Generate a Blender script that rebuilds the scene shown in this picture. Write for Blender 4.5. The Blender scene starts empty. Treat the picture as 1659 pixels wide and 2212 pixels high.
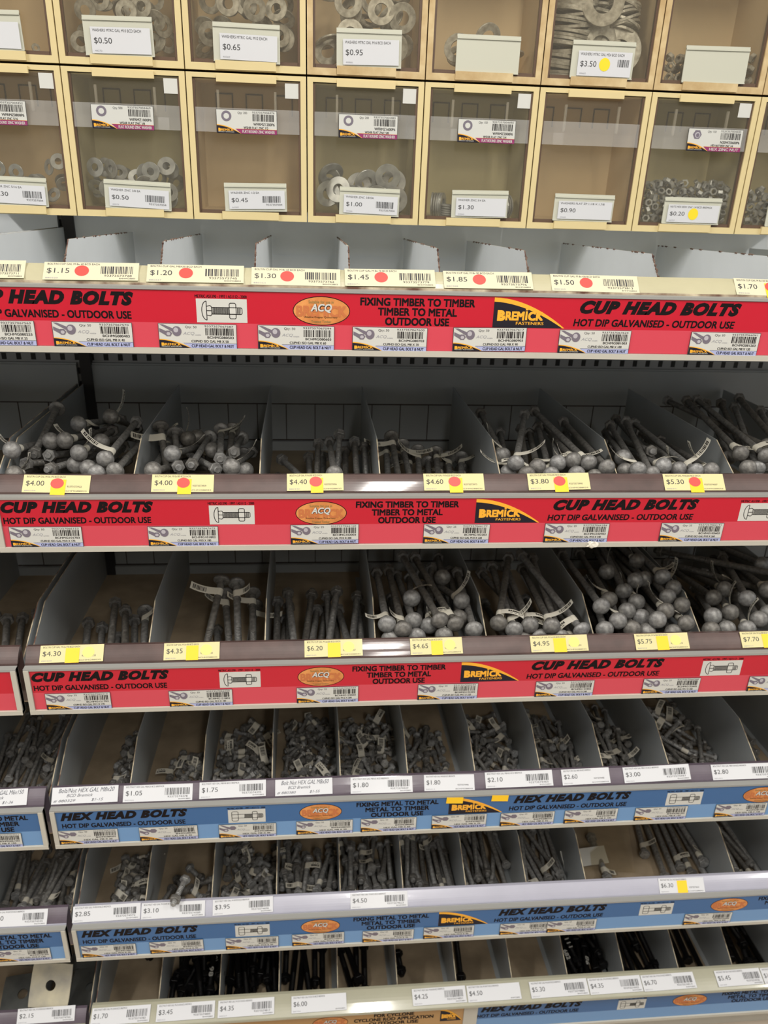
import bpy, bmesh, math, random
from mathutils import Vector, Matrix, Euler
random.seed(11)
sc = bpy.context.scene
C = sc.collection
PI = math.pi

# ------------------------------------------------------------ camera
cam_d = bpy.data.cameras.new('camera'); cam = bpy.data.objects.new('camera', cam_d); C.objects.link(cam)
rt = Vector((0.9957011584, -0.0860107643, 0.0343707966)); dn = Vector((-0.0051698911, -0.4221082051, -0.9065307140)); fw = Vector((0.0924795948, 0.9024559888, -0.4207382950))
m = Matrix((( rt.x, -dn.x, -fw.x), (rt.y, -dn.y, -fw.y), (rt.z, -dn.z, -fw.z))).to_4x4()
cam.matrix_world = Matrix.Translation((0, 0, 1.72)) @ m
cam_d.sensor_fit = 'HORIZONTAL'; cam_d.sensor_width = 36.0; cam_d.lens = 36.0 * 1743.68 / 1659.0
cam_d.clip_start = 0.02
cam_d.dof.use_dof = True; cam_d.dof.focus_distance = 1.06; cam_d.dof.aperture_fstop = 9.0
sc.camera = cam
# ------------------------------------------------------------ view and world
vs = sc.view_settings
vs.view_transform = 'Standard'; vs.look = 'None'; vs.gamma = 1.0; vs.use_curve_mapping = False
vs.exposure = -0.22
w = bpy.data.worlds.new('store_air'); sc.world = w; w.use_nodes = True
w.node_tree.nodes['Background'].inputs[0].default_value = (0.88, 0.93, 1.0, 1)
w.node_tree.nodes['Background'].inputs[1].default_value = 0.72
try:
    sc.cycles.use_denoising = True
    sc.cycles.max_bounces = 10; sc.cycles.transparent_max_bounces = 16
except Exception:
    pass
# ------------------------------------------------------------ lamps of the shop ceiling
LAMPS = [(0.30, 0.02, 1.0, 36.0), (0.42, -1.75, 1.8, 36.0), (-1.7, 0.0, 1.2, 66.0), (2.5, 0.0, 1.2, 55.0)]
for lx, ly, ln, pw in LAMPS:
    ld = bpy.data.lights.new('ceiling_tube', 'AREA'); ld.shape = 'RECTANGLE'; ld.size = 0.16; ld.size_y = ln; ld.energy = pw
    ld.color = (1.0, 0.965, 0.91)
    lo = bpy.data.objects.new('ceiling_tube', ld); C.objects.link(lo); lo.location = (lx, ly, 2.93)

# ------------------------------------------------------------ materials
def mat(name, col, rough=0.5, metal=0.0, noise=0.0, nscale=20.0, coat=0.0, bump=0.0, bscale=200.0, col2=None, rand=0.0, spec=None, coatr=0.08):
    M = bpy.data.materials.new(name); M.use_nodes = True
    nt = M.node_tree; b = nt.nodes['Principled BSDF']
    b.inputs['Base Color'].default_value = (*col, 1); b.inputs['Roughness'].default_value = rough; b.inputs['Metallic'].default_value = metal
    if coat: b.inputs['Coat Weight'].default_value = coat; b.inputs['Coat Roughness'].default_value = coatr
    if spec is not None: b.inputs['Specular IOR Level'].default_value = spec
    tc = nt.nodes.new('ShaderNodeTexCoord')
    last = None
    if noise or col2:
        n = nt.nodes.new('ShaderNodeTexNoise'); n.inputs['Scale'].default_value = nscale; n.inputs['Detail'].default_value = 6
        nt.links.new(tc.outputs['Object'], n.inputs['Vector'])
        r = nt.nodes.new('ShaderNodeValToRGB'); r.color_ramp.elements[0].position = 0.35; r.color_ramp.elements[1].position = 0.68
        c2 = col2 or tuple(max(0, c * (1 - noise)) for c in col)
        r.color_ramp.elements[0].color = (*c2, 1); r.color_ramp.elements[1].color = (*col, 1)
        nt.links.new(n.outputs[0], r.inputs[0]); last = r.outputs[0]
    if rand:
        oi = nt.nodes.new('ShaderNodeObjectInfo'); mx = nt.nodes.new('ShaderNodeMix'); mx.data_type = 'RGBA'; mx.blend_type = 'MULTIPLY'
        rr = nt.nodes.new('ShaderNodeValToRGB'); rr.color_ramp.elements[0].color = (1 - rand, 1 - rand * 1.08, 1 - rand * 1.2, 1); rr.color_ramp.elements[1].color = (1.0, 1.0, 1.0, 1)
        nt.links.new(oi.outputs['Random'], rr.inputs[0]); mx.inputs[0].default_value = 1
        if last: nt.links.new(last, mx.inputs[6])
        else: mx.inputs[6].default_value = (*col, 1)
        nt.links.new(rr.outputs[0], mx.inputs[7]); last = mx.outputs[2]
    if last: nt.links.new(last, b.inputs['Base Color'])
    if bump:
        n2 = nt.nodes.new('ShaderNodeTexNoise'); n2.inputs['Scale'].default_value = bscale; nt.links.new(tc.outputs['Object'], n2.inputs['Vector'])
        bp = nt.nodes.new('ShaderNodeBump'); bp.inputs['Strength'].default_value = bump; bp.inputs['Distance'].default_value = 0.001
        nt.links.new(n2.outputs[0], bp.inputs['Height']); nt.links.new(bp.outputs[0], b.inputs['Normal'])
    return M
def s(r, g, b):                                   # sRGB 0-255 to linear
    f = lambda c: (c / 255 / 12.92) if c <= 10 else ((c / 255 + 0.055) / 1.055) ** 2.4
    return (f(r), f(g), f(b))
MT = {}
MT['paint'] = mat('grey_enamel', s(166, 171, 173), 0.42, noise=0.10, nscale=9, bump=0.05, bscale=60)
MT['panel'] = mat('back_panel_paint', s(158, 160, 162), 0.5, noise=0.06, nscale=6)
MT['deck'] = mat('dusty_deck', s(184, 166, 140), 0.7, noise=0.35, nscale=14)
MT['deck1'] = mat('lit_deck', s(214, 216, 212), 0.5, noise=0.08, nscale=10)  # bounce light in the top tray is put into this pale deck colour
MT['paint1'] = mat('lit_grey_enamel', s(224, 229, 233), 0.42, noise=0.06, nscale=9)  # paler copy of the grey enamel, so the top tray looks lit
MT['galvh'] = mat('lit_galvanised_steel', s(184, 186, 186), 0.46, metal=0.3, col2=s(140, 140, 140), nscale=160, bump=0.35, bscale=500, rand=0.38)  # lit copy of the galvanised steel: hex bolts' extra brightness is in the colour
MT['edge'] = mat('worn_edge', s(212, 200, 172), 0.6, col2=s(96, 62, 48), nscale=38)
MT['redge'] = mat('rusted_edge', s(140, 118, 104), 0.7, col2=s(70, 42, 36), nscale=60)
MT['cream'] = mat('cream_steel', s(188, 184, 172), 0.38, noise=0.06, nscale=20)
MT['greygap'] = mat('grey_steel', s(150, 150, 146), 0.4)
MT['lip1'] = mat('cream_ticket_rail', s(186, 180, 148), 0.35, coat=1, noise=0.08)
MT['lip2'] = mat('brown_ticket_rail', s(90, 70, 66), 0.45, coat=0.8, col2=s(74, 57, 54), nscale=25)
MT['lip4'] = mat('mauve_ticket_rail', s(96, 86, 98), 0.45, coat=1, col2=s(84, 74, 84), nscale=25)
MT['lip5'] = mat('lilac_ticket_rail', s(176, 176, 190), 0.3, coat=1, noise=0.06)
MT['lip6'] = mat('pale_ticket_rail', s(168, 166, 146), 0.35, coat=1, noise=0.08)
MT['red'] = mat('red_print', s(192, 14, 42), 0.35, coat=0.25, noise=0.04, nscale=3)
MT['pink'] = mat('pink_print', s(204, 66, 82), 0.35, coat=0.25)
MT['blue'] = mat('blue_print', s(48, 96, 148), 0.35, coat=0.25)
MT['lblue'] = mat('light_blue_print', s(104, 146, 192), 0.35, coat=0.25)
MT['gold'] = mat('tan_print', s(176, 136, 84), 0.4, coat=0.2)
MT['black'] = mat('black_ink', s(16, 9, 12), 0.6, spec=0.2)
MT['navy'] = mat('dark_navy_ink', s(30, 27, 38), 0.55, spec=0.25)
MT['orange'] = mat('orange_ink', s(240, 172, 48), 0.45)
MT['white'] = mat('white_card', s(200, 200, 194), 0.45)
MT['paper'] = mat('ticket_paper', s(206, 207, 210), 0.6, coat=0.05)
MT['ypaper'] = mat('yellowed_ticket_paper', s(212, 202, 150), 0.6, coat=0.05)
MT['cpaper'] = mat('cream_ticket_paper', s(206, 200, 172), 0.6, coat=0.05)
MT['ink'] = mat('grey_ink', s(58, 58, 60), 0.7)
MT['lilac'] = mat('lilac_band', s(166, 172, 210), 0.5)
MT['magenta'] = mat('magenta_band', s(140, 40, 96), 0.5)
MT['pbolt'] = mat('printed_bolt', s(112, 104, 116), 0.5)
MT['pbolt2'] = mat('printed_highlight', s(176, 172, 178), 0.5)
MT['reddot'] = mat('red_dot', s(240, 78, 70), 0.5)
MT['ydot'] = mat('yellow_dot', s(240, 214, 40), 0.5)
MT['pydot'] = mat('pale_yellow_dot', s(238, 236, 120), 0.5)
MT['ysticker'] = mat('amber_sticker', s(250, 200, 30), 0.5)
MT['wood'] = mat('timber_print', s(222, 150, 84), 0.45, col2=s(186, 110, 54), nscale=30)
MT['woodink'] = mat('timber_dark_print', s(192, 112, 64), 0.5)
MT['olive'] = mat('olive_ink', s(120, 120, 70), 0.5)
MT['purpleink'] = mat('faint_ink', s(150, 150, 156), 0.5)
MT['galv'] = mat('galvanised_steel', s(158, 158, 156), 0.48, metal=0.35, col2=s(118, 117, 116), nscale=160, bump=0.35, bscale=500, rand=0.40)
MT['zinc'] = mat('zinc_plate', s(204, 210, 216), 0.32, metal=0.5, col2=s(160, 166, 174), nscale=60, rand=0.25)
MT['galvw'] = mat('galvanised_washer', s(206, 205, 198), 0.45, metal=0.25, col2=s(150, 148, 140), nscale=120, bump=0.2, bscale=400, rand=0.25)
MT['plate'] = mat('galvanised_plate', s(206, 198, 172), 0.42, metal=0.35, col2=s(160, 156, 146), nscale=18, bump=0.2, bscale=90)
MT['dplate'] = mat('dull_plate', s(120, 124, 122), 0.5, metal=0.4, col2=s(88, 92, 92), nscale=18)
MT['blackst'] = mat('black_oxide_steel', s(22, 21, 23), 0.4, metal=0.3, rand=0.4)
MT['tag'] = mat('tag_paper', s(228, 224, 210), 0.6, rand=0.12)
MT['bin'] = mat('cream_plastic', s(218, 200, 150), 0.4, noise=0.05, nscale=12)
MT['bindirty'] = mat('soiled_cream_plastic', s(208, 186, 142), 0.45, col2=s(182, 154, 108), nscale=40)
MT['inner'] = mat('drawer_brown', s(220, 200, 166), 0.55, noise=0.12, nscale=10)
MT['innero'] = mat('drawer_olive', s(206, 198, 162), 0.55, noise=0.12, nscale=10)
MT['slot'] = mat('dark_slot', s(58, 46, 40), 0.6)
MT['darkedge'] = mat('smoked_edge', s(96, 76, 62), 0.4)
MT['holder'] = mat('ticket_holder_plastic', s(196, 196, 180), 0.35, coat=0.5)
MT['sticker'] = mat('blank_sticker', s(206, 206, 200), 0.5)
MT['floor'] = mat('vinyl_floor', s(186, 172, 156), 0.4, noise=0.1, nscale=3)
MT['ceil'] = mat('ceiling_board', s(226, 226, 220), 0.8)
MT['wallp'] = mat('shop_wall', s(190, 188, 180), 0.8)
MT['dark'] = mat('dark_post_steel', s(40, 38, 38), 0.6)  # plain dark steel of the upright post
MT['handink'] = mat('pen_ink', s(60, 62, 74), 0.6)
MT['whitepaint'] = mat('white_paint_mark', s(210, 210, 204), 0.6)
MT['lampbody'] = mat('lamp_housing', s(230, 230, 226), 0.5)
def clear(name, tint, gloss, rough=0.05, haze=0.1, hcol=(0.6, 0.56, 0.48)):
    # clear plastic with the fine scuffing and dust that old drawers have
    M = bpy.data.materials.new(name); M.use_nodes = True; nt = M.node_tree; nt.nodes.clear()
    o = nt.nodes.new('ShaderNodeOutputMaterial'); t = nt.nodes.new('ShaderNodeBsdfTransparent'); g = nt.nodes.new('ShaderNodeBsdfGlossy'); x = nt.nodes.new('ShaderNodeMixShader')
    d = nt.nodes.new('ShaderNodeBsdfDiffuse'); y = nt.nodes.new('ShaderNodeMixShader'); d.inputs[0].default_value = (*hcol, 1)
    t.inputs[0].default_value = (*tint, 1); g.inputs['Roughness'].default_value = rough
    fr = nt.nodes.new('ShaderNodeLayerWeight'); fr.inputs[0].default_value = 0.3
    mm = nt.nodes.new('ShaderNodeMath'); mm.operation = 'MULTIPLY_ADD'; mm.inputs[1].default_value = 0.4; mm.inputs[2].default_value = gloss
    y.inputs[0].default_value = haze; nt.links.new(t.outputs[0], y.inputs[1]); nt.links.new(d.outputs[0], y.inputs[2])
    nt.links.new(fr.outputs['Fresnel'], mm.inputs[0]); nt.links.new(mm.outputs[0], x.inputs[0])
    nt.links.new(y.outputs[0], x.inputs[1]); nt.links.new(g.outputs[0], x.inputs[2]); nt.links.new(x.outputs[0], o.inputs[0])
    return M
MT['pane'] = clear('smoked_clear_plastic', (0.96, 0.94, 0.89), 0.01, 0.05, 0.055)
MT['rail'] = clear('clear_rail_plastic', (0.95, 0.95, 0.94), 0.05, 0.18, 0.24, (0.8, 0.78, 0.74))
# galvanised thread: fine rings along the bolt axis
def thread_mat(name, base):
    M = MT[base].copy(); M.name = name; nt = M.node_tree; b = nt.nodes['Principled BSDF']
    tc = nt.nodes.new('ShaderNodeTexCoord'); wv = nt.nodes.new('ShaderNodeTexWave'); wv.bands_direction = 'Z'; wv.inputs['Scale'].default_value = 105
    nt.links.new(tc.outputs['Object'], wv.inputs['Vector']); bp = nt.nodes.new('ShaderNodeBump'); bp.inputs['Strength'].default_value = 0.8; bp.inputs['Distance'].default_value = 0.0012
    nt.links.new(wv.outputs['Fac'], bp.inputs['Height']); nt.links.new(bp.outputs[0], b.inputs['Normal']); return M
MT['thread'] = thread_mat('galvanised_thread', 'galv')
MT['hthread'] = thread_mat('lit_galvanised_thread', 'galvh')  # thread of the hex bolts, with the same light put into its colour
MT['bthread'] = thread_mat('black_thread', 'blackst')
# perforated back panel: rows of dark punched slots
def perforated():
    M = MT['panel'].copy(); M.name = 'slotted_back_panel'; nt = M.node_tree; b = nt.nodes['Principled BSDF']
    src = b.inputs['Base Color'].links[0].from_socket
    tc = nt.nodes.new('ShaderNodeTexCoord'); sp = nt.nodes.new('ShaderNodeSeparateXYZ'); nt.links.new(tc.outputs['Object'], sp.inputs[0])
    def band(out, period, half, off):
        a = nt.nodes.new('ShaderNodeMath'); a.operation = 'ADD'; a.inputs[1].default_value = off; nt.links.new(out, a.inputs[0])
        d = nt.nodes.new('ShaderNodeMath'); d.operation = 'PINGPONG'; d.inputs[1].default_value = period / 2; nt.links.new(a.outputs[0], d.inputs[0])
        l = nt.nodes.new('ShaderNodeMath'); l.operation = 'LESS_THAN'; l.inputs[1].default_value = half; nt.links.new(d.outputs[0], l.inputs[0]); return l.outputs[0]
    x = band(sp.outputs[0], 0.0265, 0.0045, 10.0); z = band(sp.outputs[2], 0.0265, 0.0062, -1.3255 + 5.3)
    mu = nt.nodes.new('ShaderNodeMath'); mu.operation = 'MULTIPLY'; nt.links.new(x, mu.inputs[0]); nt.links.new(z, mu.inputs[1])
    mx = nt.nodes.new('ShaderNodeMix'); mx.data_type = 'RGBA'; nt.links.new(mu.outputs[0], mx.inputs[0]); nt.links.new(src, mx.inputs[6]); mx.inputs[7].default_value = (0.004, 0.004, 0.004, 1)
    nt.links.new(mx.outputs[2], b.inputs['Base Color']); return M
MT['perf'] = perforated()

# ------------------------------------------------------------ builders
class MB:
    def __init__(s): s.v = []; s.f = []; s.m = []; s.mats = []; s.sm = []
    def mi(s, k):
        if k not in s.mats: s.mats.append(k)
        return s.mats.index(k)
    def add(s, vs, fs, k, smooth=False):
        o = len(s.v); s.v += [tuple(v) for v in vs]; i = s.mi(k)
        for f in fs: s.f.append(tuple(o + a for a in f)); s.m.append(i); s.sm.append(smooth)
    def box(s, x0, x1, y0, y1, z0, z1, k):
        vs = [(x0, y0, z0), (x1, y0, z0), (x1, y1, z0), (x0, y1, z0), (x0, y0, z1), (x1, y0, z1), (x1, y1, z1), (x0, y1, z1)]
        s.add(vs, [(0, 3, 2, 1), (4, 5, 6, 7), (0, 1, 5, 4), (1, 2, 6, 5), (2, 3, 7, 6), (3, 0, 4, 7)], k)
    def prism_x(s, prof, x0, x1, k, kedge=None, edges=()):
        n = len(prof); vs = [(x0, y, z) for y, z in prof] + [(x1, y, z) for y, z in prof]
        s.add(vs, [tuple(range(n)), tuple(range(2 * n - 1, n - 1, -1))], k)
        for i in range(n):
            j = (i + 1) % n; s.add([vs[i], vs[i + n], vs[j + n], vs[j]], [(0, 1, 2, 3)], edges.get(i, k) if edges else k)
    def lathe(s, prof, k, seg=24, smooth=True, ax=None, caps=(True, True)):
        n = len(prof); vs = []
        for r, z in prof:
            for q in range(seg):
                a = 2 * PI * q / seg; vs.append((r * math.cos(a), r * math.sin(a), z))
        fs = [(i * seg + q, i * seg + (q + 1) % seg, (i + 1) * seg + (q + 1) % seg, (i + 1) * seg + q) for i in range(n - 1) for q in range(seg)]
        s.add(vs, fs, k, smooth)
        if caps[0]: s.add(vs[:seg], [tuple(range(seg - 1, -1, -1))], k)
        if caps[1]: s.add(vs[-seg:], [tuple(range(seg))], k)
    def mesh(s, name):
        me = bpy.data.meshes.new(name); me.from_pydata(s.v, [], s.f)
        for k in s.mats: me.materials.append(MT[k])
        me.polygons.foreach_set('material_index', s.m); me.polygons.foreach_set('use_smooth', s.sm); me.update(); return me
    def build(s, name, parent=None, loc=None, rot=None):
        o = bpy.data.objects.new(name, s.mesh(name)); C.objects.link(o)
        if parent is not None: o.parent = parent
        if loc is not None: o.location = loc
        if rot is not None: o.rotation_euler = rot
        return o
def tag(o, label=None, cat=None, group=None, kind=None):
    if label: o['label'] = label
    if cat: o['category'] = cat
    if group: o['group'] = group
    if kind: o['kind'] = kind
    return o
def empty(name, loc=(0, 0, 0)):
    o = bpy.data.objects.new(name, None); C.objects.link(o); o.location = loc; o.empty_display_size = 0.02; return o

_tc = {}
def glyphs(txt, bold=0.0, shear=0.0):
    key = (txt, bold, shear)
    if key in _tc: return _tc[key]
    cu = bpy.data.curves.new('t', 'FONT'); cu.body = txt; cu.size = 1; cu.offset = bold; cu.shear = shear; cu.resolution_u = 3; cu.fill_mode = 'FRONT'; cu.space_character = 1.0 + bold * 2
    o = bpy.data.objects.new('t', cu); C.objects.link(o)
    dg = bpy.context.evaluated_depsgraph_get(); ev = o.evaluated_get(dg); me = ev.to_mesh()
    vs = [(v.co.x, v.co.y) for v in me.vertices]; fs = [tuple(p.vertices) for p in me.polygons]
    ev.to_mesh_clear(); bpy.data.objects.remove(o); bpy.data.curves.remove(cu)
    if vs:
        x0 = min(v[0] for v in vs); x1 = max(v[0] for v in vs); y0 = min(v[1] for v in vs); y1 = max(v[1] for v in vs)
        vs = [((x - x0) / (x1 - x0), (y - y0) / max(y1 - y0, 1e-6)) for x, y in vs]
        rat = (x1 - x0) / max(y1 - y0, 1e-6)
    else: rat = 1
    _tc[key] = (vs, fs, rat); return _tc[key]
LY = 0.00016
class Sheet(MB):
    # flat layered artwork: x to the right, y up, facing -Y of the object
    def quad(s, x0, y0, x1, y1, k, l=1): s.poly([(x0, y0), (x1, y0), (x1, y1), (x0, y1)], k, l)
    def poly(s, pts, k, l=1): s.add([(x, -l * LY, y) for x, y in pts], [tuple(range(len(pts)))], k)
    def slab(s, x0, y0, x1, y1, k, t=0.0004): s.box(x0, x1, 0, t, y0, y1, k)
    def text(s, txt, x0, y0, x1, y1, k, l=2, bold=0.0, shear=0.0, fit=True, align='l'):
        thick = 0
        if bold < 0.07: thick, bold = bold * 1.1, 0.0      # light weights are drawn as a few offset strokes
        vs, fs, rat = glyphs(txt, bold, shear)
        if not fit:
            wd = min(rat * (y1 - y0), x1 - x0)
            if align == 'l': x1 = x0 + wd
            elif align == 'r': x0 = x1 - wd
            else: c = (x0 + x1) / 2; x0, x1 = c - wd / 2, c + wd / 2
        d = thick * (y1 - y0)
        for q_, (ox, oy) in enumerate([(0, 0)] if not thick else [(-d, 0), (d, 0)] if y1 - y0 < .006 else [(-d, -d), (d, -d), (-d, d), (d, d), (0, 0)]):
            s.add([(x0 + u * (x1 - x0) + ox, -l * LY - q_ * 0.00002, y0 + v * (y1 - y0) + oy) for u, v in vs], fs, k)
    def ell(s, cx, cy, rx, ry, k, l=1, n=28): s.poly([(cx + rx * math.cos(2 * PI * i / n), cy + ry * math.sin(2 * PI * i / n)) for i in range(n)], k, l)
    def line(s, x0, y0, x1, y1, t, k, l=2):
        dx, dy = x1 - x0, y1 - y0; L = math.hypot(dx, dy) or 1; nx, ny = -dy / L * t / 2, dx / L * t / 2
        s.poly([(x0 - nx, y0 - ny), (x1 - nx, y1 - ny), (x1 + nx, y1 + ny), (x0 + nx, y0 + ny)], k, l)
    def pline(s, pts, t, k, l=2):
        for a, b in zip(pts, pts[1:]): s.line(*a, *b, t, k, l)
    def bars(s, x0, y0, x1, y1, k, l=2, seed=1, n=30):
        r = random.Random(seed); x = x0; u = (x1 - x0) / (n * 1.9)
        while x < x1 - u:
            wd = u * r.choice((0.7, 0.7, 1.3, 2.0)); s.quad(x, y0, min(x + wd, x1), y1, k, l); x += wd + u * r.choice((0.7, 1.1, 1.6))
def swoosh(S, x0, y0, wd, h, l, band=0.14, small=False):
    n = 12; top = [(x0 + wd * i / n, y0 + h * (1 - (i / n) ** 1.9)) for i in range(n + 1)]
    S.poly([(x0, y0)] + list(reversed(top)), 'orange', l)
    w2 = wd * 0.97; top2 = [(x0 + w2 * i / n, y0 + (h * (1 - band)) * (1 - (i / n) ** 1.75)) for i in range(n + 1)]
    S.poly([(x0, y0)] + list(reversed(top2)), 'navy', l + 1)
    S.text('B', x0 + wd * .055, y0 + h * .22, x0 + wd * .165, y0 + h * .58, 'orange', l + 2, bold=0.08)
    S.text('REM', x0 + wd * .175, y0 + h * .26, x0 + wd * .42, y0 + h * .53, 'orange', l + 2, bold=0.06)
    S.quad(x0 + wd * .440, y0 + h * .26, x0 + wd * .468, y0 + h * .56, 'orange', l + 2)
    S.text('CK', x0 + wd * .485, y0 + h * .26, x0 + wd * .68, y0 + h * .53, 'orange', l + 2, bold=0.06)
    if not small: S.line(x0 + wd * .438, y0 + h * .62, x0 + wd * .472, y0 + h * .62, h * .06, 'orange', l + 2)
    S.text('FASTENERS' if not small else 'PROUDLY AUSTRALIAN', x0 + wd * (.32 if not small else .06), y0 + h * .10, x0 + wd * .70, y0 + h * .20, 'orange' if not small else 'white', l + 2, bold=0.03)

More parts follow.
